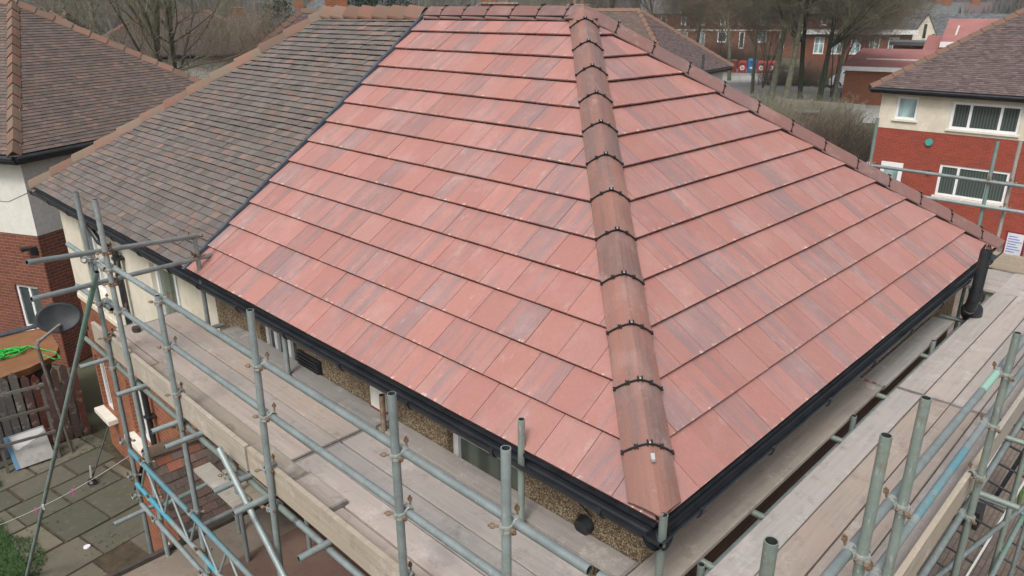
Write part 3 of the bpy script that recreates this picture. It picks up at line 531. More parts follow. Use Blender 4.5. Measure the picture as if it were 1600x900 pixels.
# ================================================================== other hipped houses
def hip_house(loc, az, L, Wd, z0, label, roof='old2', wallm='cream', lower=None, zsplit=None, pitch=.735, hipm='oldridge', gauge=.1, tw=.166, wins=(), name='detached_house', ov=.35, single=True, faces='all', ridge_split=False, gz=GZ, chim=None, sides=True, back=None, end=None):
    "loc: near eaves corner, az: bearing of the long side (house body lies to its left)"
    e = Vector((math.cos(az), math.sin(az), 0)); n = Vector((-e.y, e.x, 0)); c = Vector((loc[0], loc[1], z0)); Hh = Wd/2*pitch; Z = Vector((0, 0, 1)); Sl = math.hypot(Wd/2, Hh)
    T = thing(name, (c.x, c.y, gz), label, 'house')
    a1 = c+e*Wd/2+n*Wd/2+Z*Hh; a2 = c+e*(L-Wd/2)+n*Wd/2+Z*Hh
    def slope(o, ee, up, poly, sd, mt): tiled(MB(), o, ee, up, poly, gauge, tw, .013, gap=.004, jit=.004, seed=sd, sides=sides).build('roof_slope', [M[mt], M['under']], T)
    trap = [(0, 0), (L, 0), (L-Wd/2, Sl), (Wd/2, Sl)]; tri = [(0, 0), (Wd, 0), (Wd/2, Sl)]
    slope(c, e, n*Wd/2+Z*Hh, trap, 11, roof); slope(c+n*Wd, -n, e*Wd/2+Z*Hh, tri, 12, back or roof); slope(c+e*L, n, -e*Wd/2+Z*Hh, tri, 13, end or roof); slope(c+e*L+n*Wd, -e, -n*Wd/2+Z*Hh, trap, 14, roof)
    for p, q in ((c, a1), (c+n*Wd, a1), (c+e*L, a2), (c+e*L+n*Wd, a2)): ridge_tiles(T, 'hip', p+Vector((0, 0, -.01)), q, hipm, .42, .13, .09, .05, 'mortar', n=4, round_=.15, single=single, shell=.03, jit=.01)
    if L > Wd+.1: ridge_tiles(T, 'ridge', a1, a2, hipm, .42, .13, .09, .05, 'mortar', n=4, round_=.15, single=single, shell=.03, kindname='ridge_tile')
    m = MB()
    for p, q, nn in ((c, c+e*L, -n), (c+n*Wd, c, -e), (c+e*L, c+e*L+n*Wd, e), (c+e*L+n*Wd, c+n*Wd, n)):
        d = (q-p); l = d.length; d.normalize(); m.tube(p+nn*.03-Z*.07, q+nn*.03-Z*.07, .055, 10); m.obox(p, d, nn, Z, (0, -.06, -.2), (l, -.03, -.02))
    m.face([c-Z*.2, c+e*L-Z*.2, c+e*L+n*Wd-Z*.2, c+n*Wd-Z*.2]); m.build('gutter', M['black'], T)
    w0 = c+e*ov+n*ov; LL, WW = L-2*ov, Wd-2*ov; sides_ = [(w0, e, LL, -n), (w0+n*WW, -n, WW, -e), (w0+e*LL, n, WW, e), (w0+e*LL+n*WW, -e, LL, n)]
    for si, (o, d, l, nn) in enumerate(sides_):
        ws = [w for w in wins if w[0] == si]
        zs = zsplit if zsplit is not None else gz
        up_ = [(a, b, za, zb) for _, a, b, za, zb, *r in ws if za > zs]; lo_ = [(a, b, za, zb) for _, a, b, za, zb, *r in ws if za <= zs]
        wm = wallm[si % len(wallm)] if isinstance(wallm, tuple) else wallm
        wall(MB(), o, d, zs, z0-.2, l, up_, nn).build('wall', M[wm], T)
        if zsplit is not None: wall(MB(), o-nn*.012, d, gz, zs, l, lo_, nn).build('wall', M[lower], T)
        for _, a, b, za, zb, *r in ws:
            kw = r[0] if r else {}; window(T, o, d, nn, a, b, za, zb, **kw)
    if chim:
        for s_, t_, cw_, h in chim:
            q = c+e*s_+n*t_+Z*(Hh-1.); m = MB(); m.obox(q, e, n, Z, (-cw_, -.25, 0), (cw_, .25, 1+h)); ch = m.build('chimney', M['brickb'], T)
            m = MB(); m.obox(q, e, n, Z, (-cw_-.05, -.3, 1+h), (cw_+.05, .3, 1.07+h)); m.build('chimney_cap', M['mortar'], ch)
            for k in (-1, 1): m = MB(); m.tube(q+e*k*cw_*.5+Z*(1.07+h), q+e*k*cw_*.5+Z*(1.4+h), .12, 10, r2=.1); m.build('chimney_pot', M['oldridge'], ch)
    return T
# neighbour on the left: its hip end faces right
def dirv(a, L=1.): return Vector((math.cos(R(a))*L, math.sin(R(a))*L))
nb = hip_house(Vector((.543, 15.773))+dirv(116, 13), R(-64), 13, 8, 0, 'neighbouring house at far left with brown clay tiled hipped roof over white render', 'old2', ('offwhite', 'greyrender', 'greyrender', 'offwhite'), 'brick', -1.84,
   single=False, ov=.38, wins=[(0, 11.14, 11.84, -4.15, -3.08, dict(mull=(.55,), sill='upvc')), (0, 8.5, 10, -4.15, -3.08, dict(mull=(.33, .66))), (0, 8.6, 10, -1.5, -.5, dict(mull=(.5,)))])
m = MB(); c = Vector((.56, 16.55, -2.12)); m.box((c.x-.17, c.y-.13, c.z-.04), (c.x+.10, c.y+.05, c.z+.02)); m.box((c.x-.03, c.y-.2, c.z-.14), (c.x+.1, c.y-.12, c.z+.04)); m.build('flood_lamp', M['black'], nb)
w24 = dict(mull=(.28, .72), glass='blinds', depth=.04, fr=.085)
rh = hip_house((26.65, 8.55), R(-90), 15, 8.2, 0, 'red-painted brick house at right with cream upper storey and brown hipped roof', 'old3', 'cream', 'redpaint', -1.48, ov=.35, gauge=.1, tw=.166,
   wins=[(0, .56, 1.30, -1.12, -.30, dict(mull=(), glass='paleglass', fr=.08, depth=.04)), (0, 2.42, 4.55, -1.30, -.36, w24), (0, 2.40, 4.62, -3.72, -2.58, w24), (0, 6.4, 8.4, -1.30, -.36, w24), (0, 6.4, 8.5, -3.72, -2.58, w24)], chim=[(8, 4.1, .5, .4)])
m = MB(); m.box((26.93, 7.02, -4.85), (26.99, 7.80, -2.72)); d = m.build('door', M['upvc'], rh)
m = MB(); m.box((26.915, 7.16, -3.55), (26.932, 7.66, -2.92)); m.build('door_pane', M['paleglass'], d); m = MB(); m.tube((26.92, 7.1, -3.9), (26.92, 7.1, -3.72), .02, 6); m.build('handle', M['alu'], d)
m = MB(); m.tube((26.99, 6.30, -1.84), (26.94, 6.30, -1.84), .13, 16); m.build('wall_vent', M['teal'], rh)
m = MB(); m.box((26.92, 6.05, -2.98), (26.99, 6.18, -2.84)); m.build('air_brick', M['brown'], rh)
h2c = Vector((33.04, 17.73))-dirv(9, 7.3)
hip_house(h2c+dirv(99, 15), R(-81), 15, 7.3, 0, 'brown hipped house seen just behind the new roof, right of its apex', 'old2', 'offwhite', end='old3', chim=[(7.9, 3.65, .45, .25)], name='semi_detached_house', hipm='oldridge', sides=True)
m = MB(); m.tube((29.2, 17.2, .15), (29.2, 17.2, .75), .06, 10); tag(m.build('vent_pipe', M['lead'], None), 'short grey vent pipe on the slope of the house behind', 'pipe')
def facing(px, D, Wd): v = spot(px, D)-Vector((CAM.x, CAM.y)); a = math.atan2(v.y, v.x); return a
def back_house(px, D, L, Wd, z0, label, roof, wm, dz=0, **k):
    "house whose long side faces the viewpoint, left eaves corner at the given bearing and range"
    a = facing(px, D, Wd); return hip_house(spot(px, D), a-math.pi/2+dz, L, Wd, z0, label, roof, wm, **k)
a5 = math.atan2(*(spot(470, 34)-Vector((CAM.x, CAM.y))).yx); e5 = Vector((math.cos(a5-math.pi/2), math.sin(a5-math.pi/2))); n5 = Vector((math.cos(a5), math.sin(a5)))
hip_house(spot(470, 34)-e5*3.7-n5*3.7, a5-math.pi/2, 15, 7.4, -.05, 'brown roofed house behind the old ridge, its brick chimney on top', 'old3', 'offwhite', chim=[(5.15, 3.7, .45, .6), (12.2, 3.7, .75, .3)], name='semi_detached_house')
back_house(110, 44, 10.5, 7.4, .55, 'white-walled house with broad brown roof behind the two bare trees at left', 'old2', 'offwhite', pitch=.58, wins=[(0, 1, 2.4, -1.5, -.5)])
back_house(20, 62, 5.5, 6.5, .3, 'small house with orange tiled roof beyond the left neighbour roof', 'oldorange' if False else 'new', 'brickb', sides=False, gauge=.3, tw=.3)
back_house(300, 75, 9, 7, -.2, 'distant orange brick house left of centre behind thin branches', 'old2', 'brickb', sides=False, gauge=.2, tw=.3, wins=[(0, 1.5, 2.7, -1.7, -.6), (0, 5, 6.4, -1.7, -.6), (0, 2, 3.4, -4.2, -3)], chim=[(4, 3.5, .5, .6)])
back_house(385, 95, 10, 7, .5, 'far brick house with grey roof left of the chimney', 'slate', 'brickb', sides=False, gauge=.25, tw=.3, wins=[(0, 1.5, 2.7, -1.4, -.2), (0, 5, 6.4, -1.4, -.2), (0, 2, 3.4, -4.2, -3)], chim=[(6, 3.5, .5, .8)])
back_house(455, 120, 9, 8, 1.6, 'far house with pale grey roof just left of the brick chimney', 'slate', 'offwhite', sides=False, gauge=.3, tw=.3)
back_house(705, 90, 10, 7, 1.0, 'far brick house with its roof rising behind the new ridge', 'old3', 'brickb', sides=False, gauge=.3, tw=.3, chim=[(4.5, 3.5, .9, .3)])
# terrace of brick houses
def terraces():
    v = spot(1160, 140)-Vector((CAM.x, CAM.y)); a = math.atan2(v.y, v.x); e3 = Vector((math.cos(a-math.pi/2), math.sin(a-math.pi/2), 0)); n3 = Vector((math.cos(a), math.sin(a), 0)); Z = Vector((0, 0, 1)); w = 6.6
    st = spot(1160, 140).to_3d()-e3*17.5; zt, zb = 2.0, GZ; first = None
    labs = ['leftmost of the far brick terrace houses, half behind the brown roof corner', 'second far terrace house, above the brown hip corner', 'third far terrace house with a white door bay', 'fourth far terrace house, above the red and blue bins', 'fifth far terrace house, behind pale trunk', 'sixth far terrace house, behind the ivy trunks', 'rightmost far terrace house, next to the white fascia building']
    for k in range(7):
        o = st+e3*w*k; T = thing('terraced_house', (o.x, o.y, GZ), labs[k], 'house', 'far brick terrace')
        op = [(.8, 1.7, .2, 1.7), (3.9, 4.9, .2, 1.7), (.6, 2.1, -2.6, -.9), (4.2, 5.1, -3.6, -.9)]
        wall(MB(), o, e3, zb, zt, w-.02, op, -n3, .12).build('wall', M['brick'], T)
        for q in op: window(T, o, e3, -n3, *q, mull=(.5,) if q[1]-q[0] > 1.2 else (), depth=.05, fr=.14, sill='upvc', glass='paleglass' if k % 2 else 'glass')
        m = MB(); P = lambda s_, d, z: o+e3*s_+n3*d+Z*z
        m.face([P(0, -.2, zt-.05), P(w, -.2, zt-.05), P(w, 4, zt+2.9), P(0, 4, zt+2.9)]); m.face([P(w, 8.2, zt-.05), P(0, 8.2, zt-.05), P(0, 4, zt+2.9), P(w, 4, zt+2.9)]); m.build('roof', M['slate'], T)
        m = MB(); m.face([P(0, 8, zb), P(w, 8, zb), P(w, 8, zt), P(0, 8, zt)]); m.face([P(w-.01, 0, zb), P(w-.01, 8, zb), P(w-.01, 8, zt), P(w-.01, 4, zt+2.8), P(w-.01, 0, zt)]); m.face([P(.01, 0, zb), P(.01, 8, zb), P(.01, 8, zt), P(.01, 4, zt+2.8), P(.01, 0, zt)]); m.build('wall', M['brick'], T)
        m = MB(); m.obox(P(w-.7, 4, zt+2), e3, n3, Z, (-.5, -.4, 0), (.5, .4, 2)); m.build('chimney', M['brickb'], T)
        m = MB(); m.obox(P(0, 0, 0), e3, -n3, Z, (.1, 0, -.75), (w-.1, .05, -.55)); m.build('white_band', M['upvc'], T)
        m = MB(); m.obox(P(0, 0, zt), e3, -n3, Z, (0, .05, -.15), (w, .3, 0.)); m.build('gutter', M['black'], T)
terraces()
def blk(T, name, mat, o, e, n, a, b): m = MB(); m.obox(o, e, n, (0, 0, 1), a, b); return m.build(name, M[mat], T)
def frame_at(px, D, turn=0):
    v = spot(px, D)-Vector((CAM.x, CAM.y)); a = math.atan2(v.y, v.x)-math.pi/2+turn; return spot(px, D).to_3d(), Vector((math.cos(a), math.sin(a), 0)), Vector((-math.sin(a), math.cos(a), 0))
def school():
    o, e, n = frame_at(1262, 98, .10); T = thing('flat_roofed_building', (o.x, o.y, GZ), 'long brick building with a white fascia strip behind the bare trees', 'building')
    ops = [(1.2+2.0*i, 2.3+2.0*i, -2.2, -.35) for i in range(5)]
    wall(MB(), o, e, GZ, .0, 11.6, ops, -n).build('wall', M['brick'], T); wall(MB(), o+e*11.6, n, GZ, .0, 8, [], e).build('wall', M['brick'], T)
    for q in ops: window(T, o, e, -n, *q, mull=(.5,), fr=.1, glass='paleglass', transom=.6)
    blk(T, 'fascia', 'upvc', o, e, n, (-.4, -.5, -.02), (12.0, -.3, .48)); blk(T, 'roof', 'felt', o, e, n, (-.4, -.3, .0), (12, 8.4, .42))
    o, e, n = frame_at(1335, 72, -.15); T = thing('single_storey_building', (o.x, o.y, GZ), 'low brick building with a flat red roof and white fascia left of the right-hand house', 'building')
    wall(MB(), o, e, GZ, -2.1, 12, [(3.2, 4.2, -3.9, -2.9)], -n).build('wall', M['brickb'], T); window(T, o, e, -n, 3.2, 4.2, -3.9, -2.9, fr=.12)
    m = MB(); m.obox(o, e, Vector((n.x, n.y, .09)), (0, 0, 1), (-.4, -.3, -1.95), (12.5, 11, -1.85)); m.build('roof', M['redroof'], T); blk(T, 'fascia', 'upvc', o, e, n, (-.5, -.5, -2.2), (12.5, -.3, -1.85))
    blk(T, 'roof_strip', 'upvc', o, e, n, (1, 4, -1.52), (8.5, 4.2, -1.40))
    m = MB(); m.tube(o+e*5.6-n*.6+Vector((0, 0, -2.0)), o+e*5.3-n*.3+Vector((0, 0, -4.6)), .06, 8); m.build('downpipe', M['upvc'], T)
    o, e, n = frame_at(1405, 92, -.05); T = thing('brick_annexe', (o.x, o.y, GZ), 'dark-topped brick annexe with a wide blue window below the cream gable', 'building')
    wall(MB(), o, e, GZ, -.9, 5, [(1.0, 3.4, -2.1, -1.35)], -n).build('wall', M['brickb'], T); window(T, o, e, -n, 1.0, 3.4, -2.1, -1.35, mull=(.5,), glass='paleglass', fr=.07); blk(T, 'roof', 'slate', o, e, n, (-.4, -.4, -.9), (5, 6, -.55))
    o, e, n = frame_at(1456, 84, -.05); T = thing('carport', (o.x, o.y, GZ), 'white framed canopy with red roof beside the brick annexe', 'canopy')
    for s_ in (0, 1.4, 5): blk(T, 'post', 'upvc', o, e, n, (s_-.08, -.08, GZ), (s_+.08, .08, -1.35))
    blk(T, 'beam', 'upvc', o, e, n, (-.2, -.2, -1.35), (5, .0, -1.1)); m = MB(); m.obox(o, e, Vector((n.x, n.y, .2)), (0, 0, 1), (-.2, .0, -1.12), (5, 6, -1.0)); m.build('roof', M['redroof'], T); blk(T, 'back_panel', 'brick', o, e, n, (0, 3, GZ), (5, 3.1, -1.1))
    o, e, n = frame_at(1487, 82, -.05); T = thing('garage_block', (o.x, o.y, GZ), 'brick block with a sloping red roof and deep white fascia beyond the right-hand hip', 'building')
    wall(MB(), o, e, GZ, -.55, 9, [], -n).build('wall', M['brickb'], T); wall(MB(), o, n, GZ, -.55, 5, [], -e).build('wall', M['brickb'], T); blk(T, 'fascia', 'upvc', o, e, n, (-.4, -.5, -.6), (9.3, -.3, -.12)); m = MB(); m.obox(o, e, Vector((n.x, n.y, .27)), (0, 0, 1), (-.4, -.3, -.15), (9.3, 7, -.1)); m.build('roof', M['redroof'], T)
    m = MB(); m.tube(o+e*.6+n*2+Vector((0, 0, .3)), o+e*.75+n*2+Vector((0, 0, 1.25)), .09, 8); tag(m.build('white_flue', M['upvc'], None), 'slim white flue rising above the sloping red roof', 'flue')
    # chapel-like house with cream gable
    o, e, n = frame_at(1372, 122, -.02); T = thing('gabled_building', (o.x, o.y, GZ), 'grey slate roofed building with a tall cream gable and narrow window', 'building'); Z = Vector((0, 0, 1)); P = lambda s_, d, z: o+e*s_+n*d+Z*z
    t = tiled(MB(), P(-2, 0, -1.3), e, n*5+Z*3.35, [(0, 0), (22, 0), (19, 6), (1, 6)], .32, .4, .03, seed=4); t.build('roof', [M['slate'], M['under']], T)
    wall(MB(), P(-1.6, .4, 0), e, GZ, -1.3, 21, [], -n).build('wall', M['offwhite'], T)
    g0, g1, gp = 4.5, 7.9, 6.35; m = MB(); m.face([P(g0, -.6, GZ), P(g1, -.6, GZ), P(g1, -.6, -.9), P(gp, -.6, 2.05), P(g0, -.6, -1.35)]); m.face([P(g1, -.6, GZ), P(g1, 4, GZ), P(g1, 4, -.9), P(g1, -.6, -.9)]); m.build('gable', M['cream'], T)
    m = MB(); m.face([P(g0-.1, -.8, -1.45), P(gp, -.8, 2.15), P(gp, 5, 2.15), P(g0-.1, 1.0, -1.4)]); m.face([P(gp, -.8, 2.15), P(g1+.1, -.8, -1.0), P(g1+.1, 1.2, -.95), P(gp, 5, 2.15)]); m.build('gable_roof', M['slate'], T)
    window(T, P(0, -.6, 0), e, -n, gp-.28, gp+.1, -1.1, .75, fr=.06, depth=-.06, transom=.65, frm='brown'); window(T, P(0, -.6, 0), e, -n, g1-.7, g1-.3, -1.2, -.55, fr=.06, depth=-.06, sill=False, frm='brown')
    for px, D, z0, lab in ((1392, 190, 1.2, 'far roof row with two red chimneys left of the cream gable'), (1440, 205, 1.5, 'far brown roof with a gable right above the cream gable')):
        o, e, n = frame_at(px, D, .03); T = thing('distant_house', (o.x, o.y, GZ), lab, 'house'); P = lambda s_, d, z: o+e*s_+n*d+Z*z
        m = MB(); m.face([P(0, 0, z0), P(14, 0, z0), P(14, 4, z0+2.6), P(0, 4, z0+2.6)]); m.face([P(14, 8, z0), P(0, 8, z0), P(0, 4, z0+2.6), P(14, 4, z0+2.6)]); m.build('roof', M['slate' if px < 1400 else 'old3'], T)
        blk(T, 'wall', 'brickb', o, e, n, (.2, .2, GZ), (13.8, 7.8, z0))
        for s_ in (2.5, 10): blk(T, 'chimney', 'brickb', o, e, n, (s_, 3.2, z0+1.5), (s_+1.6, 4.6, z0+4.2))
    # yard wall and recycling bins
    o, e, n = frame_at(1122, 104, 0); T = thing('brick_yard_wall', (o.x, o.y, GZ), 'low red brick wall beside the recycling bins', 'wall')
    blk(T, 'wall_body', 'redpaint', o, e, n, (0, 0, GZ), (3.0, .3, GZ+1.5)); blk(T, 'coping', 'mortar', o, e, n, (-.05, -.05, GZ+1.5), (3.05, .35, GZ+1.6))
    for i, (mt, lb) in enumerate((('red', 'left red recycling bank with a round white mark'), ('bluep', 'blue recycling bank between the two red ones'), ('red', 'red recycling bank right of the blue one'), ('red', 'rightmost red recycling bank, next to the pale trunk'))):
        q = o+e*(3.15+1.18*i); T = thing('recycling_bank', (q.x, q.y, GZ), lb, 'recycling bank', 'recycling banks in the yard'); hh = 1.75 if i == 1 else 1.5
        m = MB(); m.obox(q, e, n, Z, (0, 0, GZ+.05), (1.08, 1.0, GZ+hh-.25)); m.idx([q+e*x+n*y+Z*z for x, y, z in ((0, 0, GZ+hh-.25), (1.08, 0, GZ+hh-.25), (1.08, 1, GZ+hh-.25), (0, 1, GZ+hh-.25), (.12, .25, GZ+hh), (.96, .25, GZ+hh), (.96, .75, GZ+hh), (.12, .75, GZ+hh))], [(4,5,6,7),(0,1,5,4),(1,2,6,5),(2,3,7,6),(3,0,4,7)]); m.build('body', M[mt], T)
        m = MB(); m.obox(q, e, n, Z, (.3, -.01, GZ+hh-.5), (.78, .0, GZ+hh-.36)); m.build('slot', M['dark'], T)
        m = MB(); c = q+e*.52-n*.012+Z*(GZ+.62)
        if i != 1:
            K = 16; m.idx([c+e*math.cos(k*6.283/K)*r_+Z*math.sin(k*6.283/K)*r_ for r_ in (.30, .17) for k in range(K)], [(k, (k+1) % K, K+(k+1) % K, K+k) for k in range(K)]); m.obox(c, e, -n, Z, (-.07, 0, -.07), (.07, .01, .07))
        else: m.obox(c, e, -n, Z, (-.25, 0, -.12), (.1, .01, .12)); m.obox(c, e, -n, Z, (.12, 0, -.05), (.25, .01, .12))
        m.build('white_mark', M['upvc'], T)
    for i, (px, D, mt, lb) in enumerate([(1312, 86, 'white', 'white parked van behind the ivy-clad trunks'), (1345, 84, 'bluep', 'dark blue parked car right of the ivy-clad trunks'), (1322, 76, 'alu', 'silver parked car in front of the blue one beyond the trees')]):
        o, e, n = frame_at(px, D, .1); T = thing('parked_vehicle', (o.x, o.y, GZ), lb, 'car' if i else 'van', 'vehicles parked in the pale yard'); hh = 1.45 if i else 2.0
        prof = [(0, .35), (0, .8), (.25, .95), (1.0, hh-.5), (1.5, hh), (3.1, hh), (3.7, hh-.45), (4.25, .85), (4.3, .35)]
        m = MB(); k = len(prof); vs = [o+e*x+n*y+Z*(GZ+z) for y in (0, 1.75) for x, z in prof]; m.idx(vs, [tuple(range(k)), tuple(range(k, 2*k))[::-1]]+[(j, j+k, (j+1) % k+k, (j+1) % k) for j in range(k)]); m.build('body', M[mt], T)
        m = MB(); vs = [o+e*x-n*.01+Z*(GZ+z) for x, z in ((1.15, hh-.5), (1.55, hh-.1), (3.0, hh-.1), (3.5, hh-.48))]; m.face(vs); m.build('side_window', M['glass'], T)
        for x in (.85, 3.45):
            m = MB(); m.tube(o+e*x-n*.02+Z*(GZ+.33), o+e*x+n*.2+Z*(GZ+.33), .33, 16); wq = m.build('wheel', M['black'], T); m = MB(); m.tube(o+e*x-n*.03+Z*(GZ+.33), o+e*x+Z*(GZ+.33), .18, 12); m.build('rim', M['alu'], wq)
school()
# boundary fence and garden things behind
def long_fence(px0, px1, D0, D1, h, label, step=2.4, mat='oldwood'):
    a, b = spot(px0, D0).to_3d(), spot(px1, D1).to_3d(); d = (b-a); L = d.length; d.normalize(); n = Vector((-d.y, d.x, 0)); T = thing('boundary_fence', (a.x, a.y, GZ), label, 'fence'); s_ = 0; Z = Vector((0, 0, 1))
    while s_ < L:
        m = MB(); m.obox(a, d, n, Z, (s_-.06, -.06, GZ), (s_+.06, .06, GZ+h+.1)); m.build('post', M['mortar'], T)
        m = MB(); e_ = min(step, L-s_); k = .08
        while k < e_-.1: m.obox(a, d, n, Z, (s_+k, -.015, GZ+.05), (s_+k+.13, .015, GZ+h-.02*rnd.random())); k += .14
        m.build('panel', M[mat], T); s_ += step
long_fence(1235, 1378, 60, 58, 1.5, 'grey boundary fence under the bare trees at right', mat='boardg')
# ================================================================== SCAFFOLD
ZP = -.585
SC = thing('scaffold', (-1.06, .98, GZ), 'galvanised tube scaffold wrapping the near corner of the roofed house', 'scaffold')
def tb(name, p0, p1, mat='steel', r=.0242, n=14, parent=SC, label=None, hollow=True):
    p0, p1 = Vector(p0), Vector(p1); m = MB(); m.tube(p0, p1, r, n, hollow=hollow); return m.build(name, [M[mat], M['dark']], parent, label, p0)
# coupler: one ring on the upright, one on the rail, bolts sticking out
def coupler_parts():
    m = MB(); K = 14
    def ring(c, ax, r0, r1, h):
        c, ax = Vector(c), Vector(ax).normalized(); a = ax.orthogonal().normalized(); b = ax.cross(a)
        P = lambda k, r_, z: c+(a*math.cos(k*2*math.pi/K)+b*math.sin(k*2*math.pi/K))*r_+ax*z
        for k in range(K):
            m.face([P(k, r1, -h), P(k+1, r1, -h), P(k+1, r1, h), P(k, r1, h)], smooth=True); m.face([P(k, r0, h), P(k+1, r0, h), P(k+1, r1, h), P(k, r1, h)]); m.face([P(k, r0, -h), P(k+1, r0, -h), P(k+1, r1, -h), P(k, r1, -h)][::-1])
    ring((0, 0, .012), (0, 0, 1), .024, .031, .0075); ring((0, 0, -.012), (0, 0, 1), .024, .031, .0075); ring((.052, .014, 0), (0, 1, 0), .024, .031, .009); ring((.052, -.016, 0), (0, 1, 0), .024, .031, .0065)
    m.box((.018, -.018, -.018), (.032, .018, .018)); m.box((-.036, -.012, -.016), (-.022, .012, .016)); m.box((.04, -.016, .022), (.066, .018, .036))
    def bolt(p, q, i0, i1):
        b = MB(); b.tube(p, i0, .0065, 6, caps=False); b.tube(i0, i1, .014, 6); b.tube(i1, q, .0065, 6); return b
    return m, [bolt((.012, .05, 0), (-.005, -.065, 0), (-.001, -.036, 0), (-.004, -.056, 0)), bolt((-.02, .028, .0), (-.056, .066, .004), (-.034, .044, .003), (-.048, .058, .004)), bolt((.075, .0, .02), (.083, .012, .078), (.079, .006, .05), (.081, .009, .066))]
cm, cb = coupler_parts(); cp0 = cm.build('coupler', M['gal'], None); cbs = [q.build('coupler_bolt', M['rust'], None) for q in cb]; cp_me, cb_me = cp0.data, [q.data for q in cbs]
bpy.data.objects.remove(cp0); [bpy.data.objects.remove(q) for q in cbs]
cp_me2 = cp_me.copy(); cp_me2.materials[0] = M['rust']
def coupler(p, rot=0., rusty=False, tilt=0.):
    rusty = rusty and rnd.random() < .4
    "clamp centred on the upright at p; rot = bearing of the rail side"
    o = bpy.data.objects.new('coupler', cp_me2 if rusty else cp_me); scene.collection.objects.link(o); o.parent = SC; o.location = Vector(p)-SC.location; o.rotation_euler = (tilt, 0, rot)
    for me in cb_me: b = bpy.data.objects.new('coupler_bolt', me); scene.collection.objects.link(b); b.parent = o
# left run standards (outer)
XO = -1.06
for (y, top, bot, lean, mt, X) in [(5.83, 1.14, GZ, .05, 'steel', XO), (5.30, 1.16, GZ, .0, 'steel', XO), (4.165, .55, -2.74, 0, 'steel', XO), (2.50, .90, -2.74, .19, 'steel', XO), (.985, .867, -2.74, 0, 'steel', XO), (.15, .915, -2.74, 0, 'steel', XO), (-1.065, 1.113, GZ, 0, 'greengal', XO)]:
    tb('standard', (X, y+lean*(top-bot)/2.2*.5, bot), (X, y, top), mt)
for x, top, mt in [(-.133, 1.109, 'greengal'), (.379, 1.076, 'greengal'), (2.394, .75, 'greengal'), (4.6, .75, 'greengal'), (6.6, .8, 'steel')]: tb('standard', (x, -1.10, GZ), (x, -1.10, top), mt)
for x, y, top, mt in [(.028, 6.0, .46, 'steel'), (.018, 4.22, -.12, 'steel'), (.055, 2.72, -.25, 'rust'), (-.02, 1.05, .245, 'greengal'), (-.03, -.055, .10, 'greengal'), (.48, -.05, -.565, 'steel'), (3.0, -.03, -.56, 'steel'), (5.15, -.03, -.56, 'steel')]: tb('standard', (x, y, GZ if x*y < 0 or y < 0 else -2.74), (x, y, top), mt)
# guard rails left (inside the standards), right
XR, YR = -1.01, -1.045
tb('guard_rail', (XR, 5.62, .50), (XR, 4.55, .50)); tb('guard_rail', (XR, 4.62, .50), (XR, -.3, .49)); tb('guard_rail', (XR, -.35, .49), (XR, -1.6, .49))
tb('guard_rail', (XR, 5.75, .06), (XR, 4.80, .07)); tb('guard_rail', (XR, 4.87, .07), (XR, -1.45, .12))
bt = tb('guard_rail', (-1.5, YR, .53), (2.42, YR, .44)); tb('painted_length', (2.02, YR, .4492), (2.40, YR, .4406), 'greenp', .0250, 14, bt, 'pale green painted end of the top rail', False); tb('guard_rail', (2.36, YR, .44), (8.6, YR, .43))
bt = tb('guard_rail', (-1.3, YR, .04), (2.9, YR, .05)); tb('painted_length', (1.0, YR, .0455), (1.95, YR, .0477), 'blue', .0250, 14, bt, 'sky blue painted length of the right middle rail', False); tb('guard_rail', (2.84, YR, .05), (8.6, YR, .05))
# end guard rails across the far end of the left run
tb('guard_rail', (-1.69, 5.24, .735), (.12, 6.02, .43)); tb('guard_rail', (-1.70, 5.36, .37), (.20, 6.06, .17))
tb('guard_rail', (-1.0, 6.75, .42), (-1.0, 5.65, .40)); tb('guard_rail', (-1.0, 6.75, -.05), (-1.0, 5.7, -.03))
# ledgers under the boards
tb('ledger', (-1.01, 6.85, -.70), (-1.01, 2.3, -.70), 'greengal'); tb('ledger', (-1.01, 2.35, -.70), (-1.01, -1.4, -.70)); tb('ledger', (.0, 6.6, -.70), (.0, -.2, -.70)); tb('ledger', (-1.3, -1.05, -.70), (8.7, -1.05, -.70)); tb('ledger', (-.2, -.05, -.70), (8.7, -.05, -.70))
for y, xo in [(6.0, -1.32), (5.12, -1.27), (4.22, -1.29), (3.89, -1.31), (3.02, -1.30), (2.67, -1.31), (1.915, -1.23), (.7, -1.25), (-.3, -1.2)]: tb('transom', (xo, y, -.652), (.20, y, -.652))
for x, yo in [(.6, -1.30), (1.30, -1.42), (2.68, -1.34), (3.7, -1.3), (4.9, -1.3), (6.2, -1.35), (7.4, -1.3)]: tb('transom', (x, yo, -.652), (x, .2, -.652), 'greengal')
